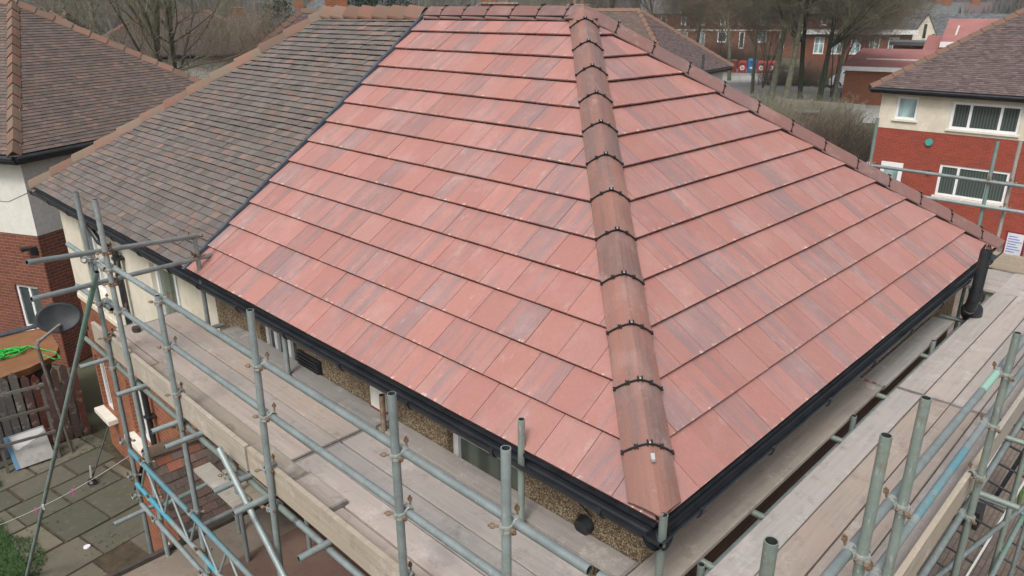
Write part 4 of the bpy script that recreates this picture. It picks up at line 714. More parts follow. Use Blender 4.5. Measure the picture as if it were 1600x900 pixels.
# lattice beam on the left run, braces, lower tubes
def lattice(name, y0, y1, x, zt, zb):
    t = MB(); t.tube((x, y0, zt), (x, y1, zt), .0242, 12, hollow=True); l = t.build('lattice_beam', [M['blue'], M['dark']], SC, 'lattice beam with worn sky blue paint')
    t = MB(); t.tube((x, y0, zb), (x, y1, zb), .0242, 12, hollow=True); t.build('bottom_chord', [M['bluepatch'], M['dark']], l)
    y = y0-.12; k = 0; t = MB()
    while y > y1+.3: t.tube((x, y, zt if k % 2 else zb), (x, y-.28, zb if k % 2 else zt), .012, 8); y -= .30; k += 1
    t.build('lacing', M['rust'] if False else M['toe'] if False else M['steel'], l)
lattice('a', 5.66, 1.6, -1.115, -1.575, -1.99)
bt = tb('brace', (-1.12, 5.47, .45), (-1.88, 9.25, GZ), label='long raking tube running down to the patio'); p_, q_ = Vector((-1.12, 5.47, .45)), Vector((-1.88, 9.25, GZ)); tb('painted_length', p_.lerp(q_, .01), p_.lerp(q_, .17), 'green', .0250, 14, bt, 'faded green paint at the top of the raking tube', False); tb('brace', (-1.13, 3.22, -.44), (-1.13, .6, -2.7)); 
tb('ledger', (-1.10, 5.7, -2.28), (-1.10, .6, -2.24)); tb('transom', (-1.12, 5.03, -1.95), (-.2, 5.10, -1.95), 'green'); tb('transom', (-1.10, 4.45, -1.95), (-.2, 4.45, -1.95)); tb('standard', (-.35, 5.10, -2.74), (-.35, 5.10, -1.7)); tb('transom', (-1.36, 7.0, -3.30), (-.95, 5.6, -2.36)) if False else tb('transom', (-1.43, 5.60, -2.30), (-.9, 5.62, -2.30))
tb('standard', (-.5, 4.6, -2.74), (-.5, 4.6, -.7)); None
# right run lower tubes
for p, q, mt in [((2.9, -1.55, GZ), (2.9, -1.55, -1.6), 'greengal'), ((3.7, -1.9, GZ), (3.3, -1.35, -.2), 'greengal'), ((2.1, -1.15, -2.3), (6.6, -1.15, -2.35), 'green'), ((2.0, -.6, -2.0), (6.8, -1.5, -2.0), 'steel'), ((3.2, -.4, -3.1), (3.2, -2.6, -3.1), 'steel'), ((4.4, -.4, -2.9), (4.4, -2.6, -2.9), 'greengal'), ((2.2, -2.1, -3.4), (7.5, -2.1, -3.4), 'steel'), ((5.4, -.4, -2.3), (5.4, -2.4, -2.3), 'steel')]: tb('ledger' if abs(p[2]-q[2]) < .3 else 'brace', p, q, mt)
# far side standards beyond the right hip
for x, y, top, mt in [(8.35, 1.98, 1.25, 'green'), (8.35, .44, 1.10, 'green'), (8.4, .20, 1.12, 'boardg'), (8.6, -.1, 1.15, 'bluepatch'), (8.35, 4.4, .9, 'steel')]: tb('standard', (x, y, GZ), (x, y, top), mt)
tb('guard_rail', (8.30, 5.5, .60), (8.30, -1.2, .56)); tb('guard_rail', (8.30, 5.5, .25), (8.30, -1.2, .23)); tb('ledger', (8.3, 6, -.7), (8.3, -1.2, -.7))
# toe boards
def toe(p0, p1, nrm, label):
    p0, p1 = Vector(p0), Vector(p1); d = (p1-p0); L = d.length; d.normalize(); m = MB(); m.obox(p0, d, nrm, (0, 0, 1), (0, 0, 0), (L, .036, .222)); o = m.build('toe_board', M['toe'], SC, label, p0)
    return o
toe((-1.035, 6.4, ZP+.002), (-1.035, 2.98, ZP+.002), (1, 0, 0), None); toe((-1.030, 2.95, ZP+.004), (-1.030, -1.0, ZP+.004), (1, 0, 0), None)
toe((-.9, -1.045, ZP+.002), (3.0, -1.045, ZP+.002), (0, 1, 0), None); toe((3.03, -1.045, ZP+.002), (8.3, -1.045, ZP+.002), (0, 1, 0), None); toe((8.36, -1.0, ZP+.002), (8.36, 5, ZP+.002), (-1, 0, 0), None)
# couplers
for y, zs in [(5.83, (.02,)), (5.30, (.49, .07)), (4.165, (.49, .08)), (2.50, (.49, .10)), (.985, (.49, .11)), (.15, (.49,)), (-1.065, (.49,))]:
    for z in zs: coupler((XO, y, z), 0, rnd.random() < .25)
for y in (5.83, 4.165, 2.58, .985): coupler((XO, y, -.36), R(20), y > 5); coupler((XO, y+.02, -.70), 0, True); 
for y in (5.87, 5.31, 4.17, 2.6): coupler((XO, y, -1.57), R(180)); coupler((XO, y, -2.0), R(180), y < 4.5); coupler((XO, y, -2.27), R(180), True)
for x, zs in [(-.133, (.50, .04)), (.379, (.48, .04)), (2.394, (.44, .05)), (4.6, (.44, .05)), (6.6, (.43, .05))]:
    for z in zs: coupler((x, -1.10, z), R(90), rnd.random() < .35)
    coupler((x, -1.10, -.36), R(70), True); coupler((x, -1.10, -.70), R(90))
for p, rr_ in [((.028, 6.0, .44), 200), ((.028, 6.0, .22), 200), ((-1.06, 5.3, .66), 30), ((-1.06, 5.3, .36), 30), ((-1.06, 5.83, .48), 180), ((8.35, .44, .57), 180), ((8.4, .2, .57), 180), ((8.4, .2, .24), 180), ((8.35, 1.98, .6), 180), ((-.35, 6.2, -2.55), 90), ((-1.1, 3.2, -.70), 0), ((-1.06, 2.05, -1.5), 90)]: coupler(p, R(rr_), True)
# decking boards: each lies loose on the transoms
def board(x0, y0, x1, y1, z, axis, label, mat='board', th=.036, group='scaffold boards of the walkways', sag=0., skew=0.):
    T = thing('scaffold_board', ((x0+x1)/2, (y0+y1)/2, z-th), label, 'scaffold board', group); m = MB(); L = (y1-y0) if axis == 'y' else (x1-x0); w = (x1-x0) if axis == 'y' else (y1-y0)
    w -= .006 if mat == 'board' else 0
    def P(u, v, h): s_ = skew*(u/L-.5); return (x0+v+s_, y0+u, z+h) if axis == 'y' else (x0+u, y0+v+s_, z+h)
    K = 6; c = .004
    for i in range(K):
        a, b = L*i/K, L*(i+1)/K; q = lambda u: -sag*4*(u/L)*(1-u/L)
        m.face([P(a, c, q(a)), P(a, w-c, q(a)), P(b, w-c, q(b)), P(b, c, q(b))][::1 if axis == 'x' else -1], uv=[(a, 0), (a, w), (b, w), (b, 0)][::1 if axis == 'x' else -1])
        for v, vv in ((0, c), (w, w-c)): m.face([P(a, v, q(a)-c), P(b, v, q(b)-c), P(b, vv, q(b)), P(a, vv, q(a))], uv=[(a, v), (b, v), (b, vv), (a, vv)]); m.face([P(a, v, q(a)-c), P(a, v, q(a)-th), P(b, v, q(b)-th), P(b, v, q(b)-c)], uv=[(a, v), (a, v+.03), (b, v+.03), (b, v)])
        m.face([P(a, 0, q(a)-th), P(a, w, q(a)-th), P(b, w, q(b)-th), P(b, 0, q(b)-th)], uv=[(a, 0), (a, w), (b, w), (b, 0)])
    for u in (0, L): m.face([P(u, 0, -th), P(u, w, -th), P(u, w, -c), P(u, 0, -c)])
    m.build('plank', M[mat], T)
    for u0_, u1_ in ((-.0012, .022), (L-.022, L+.0012)):
        e = MB(); lo, hi = P(u0_, -.0012, -th-.001), P(u1_, w+.0012, .0012); e.box(tuple(min(a, b) for a, b in zip(lo, hi)), tuple(max(a, b) for a, b in zip(lo, hi))); e.build('end_band', M['band'], T)
    return T
ordn = ['outermost', 'second', 'third', 'fourth']
for i in range(4):
    x = -.985+.231*i
    board(x, (-1.0+.02*i) if i < 3 else .25, x+.225, 2.845, ZP+rnd.uniform(-.004, .003), 'y', f'{ordn[i]} walkway board from the toe board, near length of the left run', skew=.008*(i % 2))
    board(x, 2.865, x+.225, 6.55+.06*(i % 2), ZP+rnd.uniform(-.005, .002), 'y', f'{ordn[i]} walkway board from the toe board, far length of the left run', skew=-.006*(i % 3))
board(.0+.045, .25, .235, 2.80, ZP+.0, 'y', 'grey inner board along the pebbledash wall, near length of the left run', 'boardg'); board(.045, 2.83, .235, 5.72, ZP-.002, 'y', 'grey inner board along the wall, far length of the left run under the vent', 'boardg')
board(-.97, 2.59, -.745, 5.3, ZP+.038, 'y', 'extra board stacked by the toe board, ending beside the upright', 'toe', group='extra boards stacked on the left walkway'); board(-.93, 2.09, -.72, 2.585, ZP+.038, 'y', 'short battered board end lying in front of the longer extra board', 'board', group='extra boards stacked on the left walkway')
for i in range(4):
    y = -1.003+.2265*i
    board(-.10 if i else -.75, y, 3.835, y+.222, ZP+.004+rnd.uniform(-.003, .004), 'x', f'{ordn[i]} walkway board from the toe board, near length of the right run', skew=.008*(i % 2), mat='board') if i < 4 else None
    board(3.85, y, 8.3, y+.222, ZP+rnd.uniform(-.003, .004), 'x', f'{ordn[i]} walkway board from the toe board, far length of the right run', mat='board', skew=-.008)
board(-.28, .005, 3.80, .243, ZP-.002, 'x', 'grey inner board under the right-hand gutter, near length', 'boardg'); board(3.825, .0, 6.0, .22, ZP-.02, 'x', 'grey inner board under the right-hand gutter, far length', 'boardg')
for k, (a, b) in enumerate([(-1.0, 2.0), (2.02, 5.0)]):
    for i in range(4): board(7.35+.23*i, a, 7.57+.23*i, b, ZP-.004+.006*(k+1), 'y', f'{["innermost", "second", "third", "outermost"][i]} board on the far side beyond the right hip, {"near" if k == 0 else "far"} length')
m = MB(); m.box((3.76, .0, ZP+.002), (3.80, .243, ZP+.005)); m.box((3.764, .06, ZP+.005), (3.796, .10, ZP+.0065), mi=1); m.box((3.764, .13, ZP+.005), (3.796, .17, ZP+.0065), mi=1); solo(m, 'metal_strap', [M['gal'], M['red']], (3.78, .1, ZP), 'short metal strap with two red marks across the grey inner board', 'strap')
# stain and stone lying on boards
m = MB(); m.idx([(-.62+math.cos(a)*.045, 6.35+math.sin(a)*.06, ZP+h) for h, k in ((.0, 1), (.05, .6)) for a in [q*.9 for q in range(7)]], [(i, (i+1) % 7, 7+(i+1) % 7, 7+i) for i in range(7)]+[tuple(range(7, 14))]); solo(m, 'rubble_lump', M['brown'], (-.62, 6.35, ZP), 'small brown lump of rubble at the far end of the left walkway', 'rubble')
m = MB(); m.idx([(-.862+math.cos(a)*(.04+.01*math.sin(3*a)), 3.62+math.sin(a)*(.075+.02*math.sin(2*a)), ZP+.0395) for a in [q*.42 for q in range(15)]], [tuple(range(15))]); kind(tag(m.build('mud_stain', M['stain']), 'small brown stain on the extra board beside the toe board', 'stain'), 'stuff')

# ================================================================== YARD AT LOWER LEFT
def yard():
    Z = Vector((0, 0, 1)); rr = random.Random(8)
    a = Vector((-2.6, 13.05, GZ)); b = Vector((.05, 12.75, GZ)); d = b-a; L = d.length; d.normalize(); n = Vector((-d.y, d.x, 0))
    T = thing('picket_fence', (a.x, a.y, GZ), 'dark timber picket fence with pointed tops closing the yard', 'fence'); s_ = 0; k = 0
    while s_ < L:
        w = .11+.015*rr.random(); h = 1.62+.12*rr.random(); red = s_ > 1.75; h = h-.12 if red else h; l_ = (rr.random()-.5)*.02; m = MB()
        vs = [a+d*(s_+x)+n*y+Z*z+d*l_*z for y in (0, .02) for x, z in ((0, .05), (w, .05), (w, h-.09), (w/2, h), (0, h-.09))]
        m.idx(vs, [(0,1,2,3,4), (9,8,7,6,5)]+[(i, 5+i, 5+(i+1) % 5, (i+1) % 5) for i in range(5)]); m.build('picket', M['redwood' if red else 'oldwood'], T); s_ += w+.015+(.02 if red else .008)
    for z, e0, e1 in ((.42, 0, 1.8), (1.25, 0, 1.8), (.3, 1.75, L), (1.15, 1.75, L)): m = MB(); m.obox(a, d, n, Z, (e0, .025, z), (e1, .07, z+.07)); m.build('rail', M['oldwood'], T)
    T = thing('timber_frame', (-1.3, 12.6, GZ), 'weathered grey timber frame of posts and rails in front of the fence', 'frame')
    o = Vector((-1.65, 12.45, GZ)); e = Vector((.985, -.15, 0)); q = Vector((.15, .985, 0))
    for s_, h in ((.25, 1.35), (1.05, 1.55)): m = MB(); m.obox(o, e, q, Z, (s_, 0, 0), (s_+.05, .05, h)); m.build('post', M['oldwood'], T)
    for z in (.55, 1.05, 1.50): m = MB(); m.obox(o, e, q, Vector((0, 0, 1)), (-.9, -.03, z), (1.12, .0, z+.05)); m.build('rail', M['oldwood'], T)
    m = MB(); m.tube((-.36, 12.35, GZ), (-.50, 12.3, GZ+2.25), .028, 8); m.build('post', M['oldwood'], T, 'tallest leaning post')
    # shed with orange sheet roof
    T = thing('garden_shed', (-.9, 13.9, GZ), 'low shed behind the fence with an orange-brown sheet roof', 'shed'); z = -3.42
    m = MB(); top = [(-3.4, 13.15), (-1.6, 13.05), (-1.1, 12.95), (-.55, 13.1), (-.05, 13.35), (.1, 13.7), (.22, 14.9), (-3.4, 15.6)]
    vs = [(x, y, z+.02*math.sin(x*5)) for x, y in top]+[(x, y+.02, z-.10-.05*abs(math.sin(x*9))) for x, y in top]; k = len(top); m.idx(vs, [tuple(range(k))]+[(i, k+i, k+(i+1) % k, (i+1) % k) for i in range(k)]); m.build('roof', M['tarp'], T)
    m = MB(); m.box((-3.3, 13.4, GZ), (-.15, 15, z-.1)); m.build('wall', M['oldwood'], T); m = MB(); m.box((-3.3, 14.95, z+.03), (.25, 15.12, z+.06)); m.build('flashing_strip', M['lead'], T)
    # coiled rope
    m = MB(); pts = []
    for i in range(260):
        t = i/260*2*math.pi*9; rx = .42*(.55+.45*math.sin(i*.13)); ry = .22*(.6+.4*math.cos(i*.11)); pts.append(Vector((-.75+rx*math.cos(t)+.08*math.sin(i*.05), 13.95+ry*math.sin(t), z+.045+.02*math.sin(t*1.7)+i*.0001)))
    pts = [Vector((-2.2, 14.2, z+.05)), Vector((-1.5, 14.1, z+.05))]+pts+[Vector((-.2, 13.7, z+.05)), Vector((-.02, 13.45, z+.0)), Vector((-.0, 13.3, z-.1)), Vector((-.1, 13.25, z-.05)), Vector((-.25, 13.4, z+.04))]
    m.path(pts, .012, 5); solo(m, 'rope', M['rope'], (-.75, 13.95, z), 'tangled bright green rope on the orange shed roof', 'rope')
    # red & white bundle
    T = thing('sack', (-1.62, 12.95, -3.35), 'red and dark sack hooked over the fence at the left edge', 'sack'); m = MB(); K = 10
    for (c, rx, ry, rz, mt, nm) in (((-1.62, 12.9, -3.42), .24, .2, .16, 'red', 'red_top'), ((-1.58, 12.88, -3.62), .22, .18, .16, 'bluep', 'lower_part')):
        m = MB(); vs = []; fs = []
        for i in range(7):
            for j in range(K): ph = math.pi*i/6; th_ = 2*math.pi*j/K; s2 = 1+.12*math.sin(3*th_+i); vs.append((c[0]+rx*math.sin(ph)*math.cos(th_)*s2, c[1]+ry*math.sin(ph)*math.sin(th_)*s2, c[2]+rz*math.cos(ph)))
        for i in range(6):
            for j in range(K): fs.append((i*K+j, i*K+(j+1) % K, (i+1)*K+(j+1) % K, (i+1)*K+j))
        m.idx(vs, fs, smooth=True); m.build(nm, M[mt if mt == 'red' else 'oldwood'], T)
    # leaning stained panel
    T = thing('leaning_panel', (-.95, 12.2, GZ), 'stained white panel with a torn face and blue edge leaning on the fence', 'panel'); o = Vector((-1.26, 12.42, GZ+.02)); e = Vector((.97, -.12, .05)).normalized(); up = Vector((-.05, .32, 1)).normalized(); n = e.cross(up)
    m = MB(); m.obox(o, e, n, up, (.07, 0, 0), (.62, .05, .62)); m.build('board_face', M['peel'], T); m = MB(); m.obox(o, e, n, up, (0, -.004, 0), (.068, .054, .62)); m.build('edge_strip', M['bluepeel'], T)
    m = MB(); ed = [(.09, .60), (.60, .60), (.60, .53), (.52, .50), (.47, .44), (.38, .42), (.30, .38), (.22, .37), (.15, .33), (.10, .36)]; m.face([o+e*x+n*.053+up*y for x, y in ed]); m.face([o+e*x-n*.003+up*y for x, y in ed]); m.build('torn_paper', M['white'], T)
    # scooter
    T = thing('push_scooter', (-.45, 11.0, GZ), 'black pole with a small wheel leaning against the brick wall', 'scooter'); m = MB(); m.tube((-.44, 11.0, GZ+.08), (.20, 11.55, GZ+.82), .014, 8); m.build('handle_pole', M['black'], T)
    m = MB(); m.tube((-.46, 10.95, GZ+.07), (-.43, 10.99, GZ+.07), .07, 14); w = m.build('wheel', M['black'], T); m = MB(); m.tube((-.467, 10.94, GZ+.07), (-.425, 10.995, GZ+.07), .03, 10); m.build('hub', M['greytube'], w); m = MB(); m.tube((-.44, 10.98, GZ+.1), (-.38, 11.12, GZ+.3), .022, 8); m.build('fork', M['greytube'], T)
    m = MB(); m.tube((-1.05, 9.3, GZ+.012), (-1.05, 9.3, GZ+.03), .05, 12); solo(m, 'plastic_disc', M['white'], (-1.05, 9.3, GZ), 'small round white lid lying on the slabs', 'lid')
    # washing line and pegs
    a = Vector((-1.06, 6.15, -1.9)); a = Vector((-1.05, 5.88, -1.75)); b = Vector((-2.6, 8.6, -3.55)); pts = []
    for i in range(21): t = i/20; p = a.lerp(b, t); p.z -= .12*4*t*(1-t); pts.append(p)
    m = MB(); m.path(pts, .004, 5); solo(m, 'washing_line', M['line'], a, 'thin washing line slanting over the patio', 'washing line')
    for t, mt, lb in ((.30, 'pink', 'pink peg nearest the scaffold on the washing line'), (.50, 'pink', 'second pink peg along the washing line'), (.46, 'white', 'white peg beside the second pink peg'), (.76, 'pink', 'pink peg near the grass end of the washing line'), (.82, 'cyan', 'turquoise peg on the washing line'), (.90, 'cyan', 'turquoise peg at the left end of the washing line')):
        p = a.lerp(b, t); p.z -= .12*4*t*(1-t); m = MB(); m.obox(p, (1, 0, 0), (0, 1, 0), (0, 0, 1), (-.008, -.006, -.05), (-.001, .006, .02)); m.obox(p, (1, 0, .12), (0, 1, 0), (0, 0, 1), (.002, -.006, -.05), (.009, .006, .02)); solo(m, 'clothes_peg', M[mt], p, lb, 'clothes peg', 'pegs on the washing line')
    # satellite dish
    T = thing('satellite_dish', (.16, 12.2, -2.6), 'charcoal satellite dish with long grey arm at the corner of the cream house', 'satellite dish')
    C = Vector((-.28, 11.34, -2.0)); ax = (CAM-C).normalized(); ax = (ax+Vector((-.12, -.1, .22))).normalized(); sx = Vector((0, 0, 1)).cross(ax).normalized(); sy = ax.cross(sx); m = MB(); K, Rn = 36, 7; DX, DY = .335, .25; vs = []; fs = []
    for i in range(Rn+1):
        for j in range(K): t = 2*math.pi*j/K; r_ = i/Rn; vs.append(C+sx*math.cos(t)*r_*DX+sy*math.sin(t)*r_*DY+ax*(r_*r_*.055))
    for i in range(Rn):
        for j in range(K): fs.append((i*K+j, i*K+(j+1) % K, (i+1)*K+(j+1) % K, (i+1)*K+j))
    nb_ = len(vs); vs += [v-ax*.012 for v in vs[-K:]]; fs += [(Rn*K+j, Rn*K+(j+1) % K, nb_+(j+1) % K, nb_+j) for j in range(K)]; m.idx(vs, fs, smooth=True); m.build('reflector', M['satin'], T)
    m = MB(); tip = Vector((-.80, 10.63, -2.06)); lo = C-sy*.12+ax*.03; d = (tip-lo); L = d.length; d.normalize(); s2 = d.cross(Vector((0, 0, 1))).normalized(); m.obox(lo, d, s2, s2.cross(d), (0, -.02, -.02), (L, .02, .02)); m.build('lnb_arm', M['greytube'], T)
    m = MB(); m.tube(tip, tip-Vector((0, 0, .08)), .03, 10); m.tube(tip+Vector((0, 0, .0)), tip+(C-tip).normalized()*.09, .028, 10); m.build('receiver', M['greytube'], T)
    m = MB(); m.path([C-ax*.01, C-ax*.12, Vector((.05, 12.05, -2.45)), Vector((.25, 12.05, -2.45))], .02, 8); m.box((.22, 11.95, -2.55), (.262, 12.15, -2.33)); m.build('bracket', M['black'], T)
    # cable from neighbour to the eaves corner
    m = MB(); m.path([Vector((-.4, 15.95, -.75)), Vector((-.1, 13.9, -.52)), Vector((.0, 12.37, -.08))], .007, 5); solo(m, 'cable', M['black'], (0, 12.4, 0), 'thin black cable running from the neighbour wall to the eaves corner', 'cable')
yard()
# ladders and clutter at lower right
def ladder(base, top, w, nr, label, stile, rung, ydir=False):
    base, top = Vector(base), Vector(top); d = top-base; L = d.length; d.normalize(); s_ = Vector((1, 0, 0)) if abs(d.x) < .5 and not ydir else Vector((0, 1, 0)); s_ = (s_-d*s_.dot(d)).normalized(); n = d.cross(s_); T = thing('ladder', base, label, 'ladder', 'ladders under the right scaffold')
    for sg in (-1, 1): m = MB(); m.obox(base+s_*sg*w/2, d, s_, n, (0, -.012, -.03), (L, .012, .03)); m.build('stile', M[stile], T)
    for k in range(nr): m = MB(); p = base+d*(L*(k+.6)/nr); m.tube(p-s_*w/2, p+s_*w/2, .016, 8); m.build('rung', M[rung], T)
ladder((6.55, -.30, GZ), (7.35, -.85, -2.2), .42, 11, 'steep ladder with pale stiles and black rungs standing under the right scaffold', 'upvc', 'black', True)
ladder((7.3, -.95, GZ), (8.1, -1.45, -2.3), .42, 11, 'second steep ladder beside it, further from the wall, with metal stiles', 'alu', 'black', True)
ladder((9.9, -.35, GZ+.05), (10.2, -.8, GZ+2.2), .35, 8, 'black ladder standing upright on the block paving', 'black', 'black')
m = MB(); [m.box((8.9, -.35+.09*i, GZ), (9.25, -.30+.09*i, GZ+.28)) for i in range(4)]; m.box((8.9, -.35, GZ+.28), (9.25, .0, GZ+.32)); solo(m, 'plastic_crate', M['black'], (9, -.2, GZ), 'small black slatted crate on the block paving', 'crate')
m = MB(); m.path([Vector((8.2, -1.2, GZ+.02)), Vector((9.3, -.95, GZ+.02)), Vector((9.8, -1.2, GZ+.02)), Vector((10.9, -.9, GZ+.02)), Vector((10.7, -.6, GZ+.02)), Vector((9.9, -.7, GZ+.02))], .025, 6); solo(m, 'garden_hose', M['leaf'], (8.9, -.4, GZ), 'bright green hose lying on the block paving under the scaffold', 'hose')
m = MB(); m.box((5.3, -2.6, GZ), (6.9, -1.9, GZ+1.1)); m.box((5.25, -2.65, GZ+1.1), (6.95, -1.85, GZ+1.16)); solo(m, 'storage_box', M['black'], (6, -2.2, GZ), 'dark storage box low behind the ladders', 'box')
# notice board on the far scaffold
T = thing('site_notice', (8.5, .05, -.35), 'printed white notice in a dark red frame at the far scaffold corner', 'sign')
o = Vector((8.47, .12, -.42)); e = Vector((0, -1, 0)); m = MB(); m.obox(o, e, (1, 0, 0), (0, 0, 1), (-.01, 0, 0), (.23, .015, .34)); m.build('frame', M['redsign'], T); m = MB(); m.obox(o, e, (-1, 0, 0), (0, 0, 1), (.015, 0, .02), (.205, .004, .32)); s_ = m.build('sheet', M['paper'], T)
m = MB(); [m.obox(o, e, (-1, 0, 0), (0, 0, 1), (.03, .003, .27-.035*i), (.16+.03*((i*7) % 3-1), .007, .28-.035*i)) for i in range(7)]; m.build('print_lines', M['bluetxt'], s_)

# ================================================================== TREES AND SHRUBS
def grow(rr, mt, mc, p, d, L, r_, lev, maxlev, droop=0., ivy=None):
    n = 4 if lev < 3 else 3; q = p
    for i in range(n):
        sg_ = .05 if lev == 0 else .13; d = (d+Vector((rr.gauss(0, sg_), rr.gauss(0, sg_), rr.gauss(.03, .08)-droop*lev*.03))).normalized(); nq = q+d*L/n; ra = r_*(1-.55*i/n); rb = r_*(1-.55*(i+1)/n)
        if lev >= 3: ra, rb = max(ra, .0042), max(rb, .0032)
        (mt if lev < 2 else mc).tube(q, nq, ra, 8 if lev == 0 else 6 if lev < 2 else 3, r2=rb, caps=False)
        if lev < maxlev:
            for k in range(3 if lev == 1 else 2 if lev < 4 or rr.random() < .5 else 1):
                if lev == 0 and i == 0: continue
                a = rr.random()*6.283; o = d.orthogonal().normalized(); o2 = d.cross(o); ang = rr.uniform(.45, .95); nd = (d*math.cos(ang)+(o*math.cos(a)+o2*math.sin(a))*math.sin(ang)+Vector((0, 0, .12))).normalized()
                grow(rr, mt, mc, nq, nd, L*rr.uniform(.50, .72), rb*rr.uniform(.34, .60), lev+1, maxlev, droop)
        q = nq
def make_tree(seed, H, r_, maxlev=5, bark='bark', twig='twig', forks=1, droop=0.):
    rr = random.Random(seed); mt, mc = MB(), MB()
    for k in range(forks):
        a = rr.random()*6.28; d = Vector((math.cos(a)*.12*(forks > 1), math.sin(a)*.12*(forks > 1), 1)).normalized(); grow(rr, mt, mc, Vector((math.cos(a)*r_*.8*(forks > 1), math.sin(a)*r_*.8*(forks > 1), 0)), d, H*.72, r_, 0, maxlev, droop)
    t = mt.build('trunk', M[bark]); c = mc.build('crown', M[twig]); t.parent = None; data = (t.data, c.data); bpy.data.objects.remove(t); bpy.data.objects.remove(c); return data
print('tree faces', [len(q[1].polygons) for q in (make_tree(11, 12.5, .24, 4),)])
def place_tree(data, p, rot, sc, label, name='bare_tree', group='bare winter trees', cat='tree', gz=GZ-.05, lean=0.):
    T = thing(name, (p[0], p[1], gz), label, cat, group); T.rotation_euler = (lean, 0, rot); T.scale = (sc, sc, sc)
    for nm, me in zip(('trunk', 'crown'), data): o = bpy.data.objects.new(nm, me); scene.collection.objects.link(o); o.parent = T
P1 = make_tree(11, 12.5, .24); P2 = make_tree(12, 12, .24); P3 = make_tree(13, 13, .20, bark='ivy', twig='twig', forks=2); N1 = make_tree(21, 12.5, .24, 4); N2 = make_tree(22, 12.5, .22, 4); N3 = make_tree(24, 10, .12, 4, twig='twigb'); P4 = make_tree(14, 10, .15, twig='twigb'); P5 = make_tree(15, 7, .06, 4, twig='twigb', forks=3)
for i, (px, D, pr, rot, sc, lb) in enumerate([
 (226, 31, P1, .3, 1.0, 'bare green-barked tree left of a similar one, behind the neighbour roof'), (260, 33, P2, 1.7, 1.05, 'straight-trunked bare tree second from left, in front of the white-walled house'),
 (130, 40, P4, 2.0, 1.1, 'slim bare tree behind the hip of the left neighbour roof'), (398, 42, P5, .2, .8, 'thicket-like young tree left of the old ridge end'),
 (1219, 66, P1, 2.4, 1.2, 'pale-barked bare tree standing over the recycling banks'), (1243, 64, P2, .9, 1.15, 'bare tree just right of the pale-barked one'), (1272, 67, P3, .1, 1.1, 'ivy-dark twin-stemmed bare tree, left of its pair'), (1297, 66, P3, 2.2, 1.05, 'ivy-dark twin-stemmed bare tree, right of its pair'),
 (1322, 69, P4, 1.2, 1.2, 'slender bare tree leaning out right of the ivy-dark trees'), (1189, 78, P4, 2.9, 1.2, 'thin dark bare tree in front of the terrace, left of the pale-barked one'), (1150, 92, P1, 4.0, 1.0, 'bare tree behind the corner of the brown hipped roof'), (1090, 100, P2, 1.0, 1.1, 'bare tree in front of the leftmost terrace houses'), (1030, 110, P1, 5.2, 1.1, 'bare tree above the ridge of the brown hipped house'),
 (965, 105, P4, 4.4, 1.4, 'bare tree just right of the new roof apex, far behind'), (880, 120, P1, .8, 1.0, 'distant bare tree left of the roof apex'), (845, 130, P2, 2.5, 1.0, 'distant bare tree second left of the roof apex'), (690, 130, P1, 3.5, 1.0, 'distant bare tree above the joint of old and new ridge'), (1385, 105, P4, 3.1, 1.1, 'bare tree behind the white fascia building'), (480, 150, P2, 4.1, 1.0, 'distant bare tree above the far pale roof'), (60, 80, P1, 2.2, 1., 'bare tree above the apex of the left neighbour roof'), (330, 100, P2, 5, 1.1, 'distant bare tree in the gap right of the two near trunks'), (1400, 170, P1, 2.9, .9, 'bare tree on the skyline left of the cream gable'), (1590, 200, P2, .2, 1.1, 'bare tree on the skyline at the right edge')]):
    place_tree(pr if D > 45 or pr is P5 else {id(P1): N1, id(P2): N2}.get(id(pr), N3), spot(px, D), rot, sc, lb)
for i, (px, D, rot, sc, wh) in enumerate([(1065, 96, .3, 1.0, 'leftmost'), (1135, 108, 3.0, 1.0, 'second'), (1205, 84, 5.2, .9, 'third'), (1318, 77, 4.7, 1.0, 'fourth'), (1372, 88, 1.3, .9, 'rightmost')]):
    place_tree(P5, spot(px, D), rot, sc*1.25, f'young twiggy tree before the far terrace, {wh} of its row counted from the left', name='young_tree', group='young twiggy trees before the terrace')
def evergreen(px, D, h, w, seed, label):
    rr = random.Random(seed); p = spot(px, D); T = thing('evergreen_tree', (p.x, p.y, GZ), label, 'tree', 'dark evergreens behind the roof'); m = MB(); m.tube((p.x, p.y, GZ), (p.x, p.y, GZ+h*.8), .22, 8, r2=.08); m.build('trunk', M['bark'], T); m = MB()
    cl = [(rr.gauss(0, .33), rr.gauss(0, .33), rr.uniform(.25, 1)) for _ in range(60)]
    for i in range(5200):
        c = rr.choice(cl); x = p.x+c[0]*w+rr.gauss(0, .28); y = p.y+c[1]*w+rr.gauss(0, .28); z = GZ+c[2]*h+rr.gauss(0, .3); s_ = .12; v = [Vector((rr.uniform(-s_, s_), rr.uniform(-s_, s_), rr.uniform(-s_, s_))) for _ in range(3)]; m.face([Vector((x, y, z))+q for q in v])
    m.build('crown', M['ever'], T)
for i, (px, lb) in enumerate(((545, 'dark evergreen behind the old ridge, next to the brick chimney'), (580, 'dark evergreen behind the old ridge, second from the chimney'), (615, 'dark evergreen behind the old ridge, third from the chimney'), (442, 'small dark evergreen beyond the far brick house left of the chimney'))): evergreen(px, 62+4*i, 10.4 if i < 3 else 8.5, 2.6, 30+i, lb)
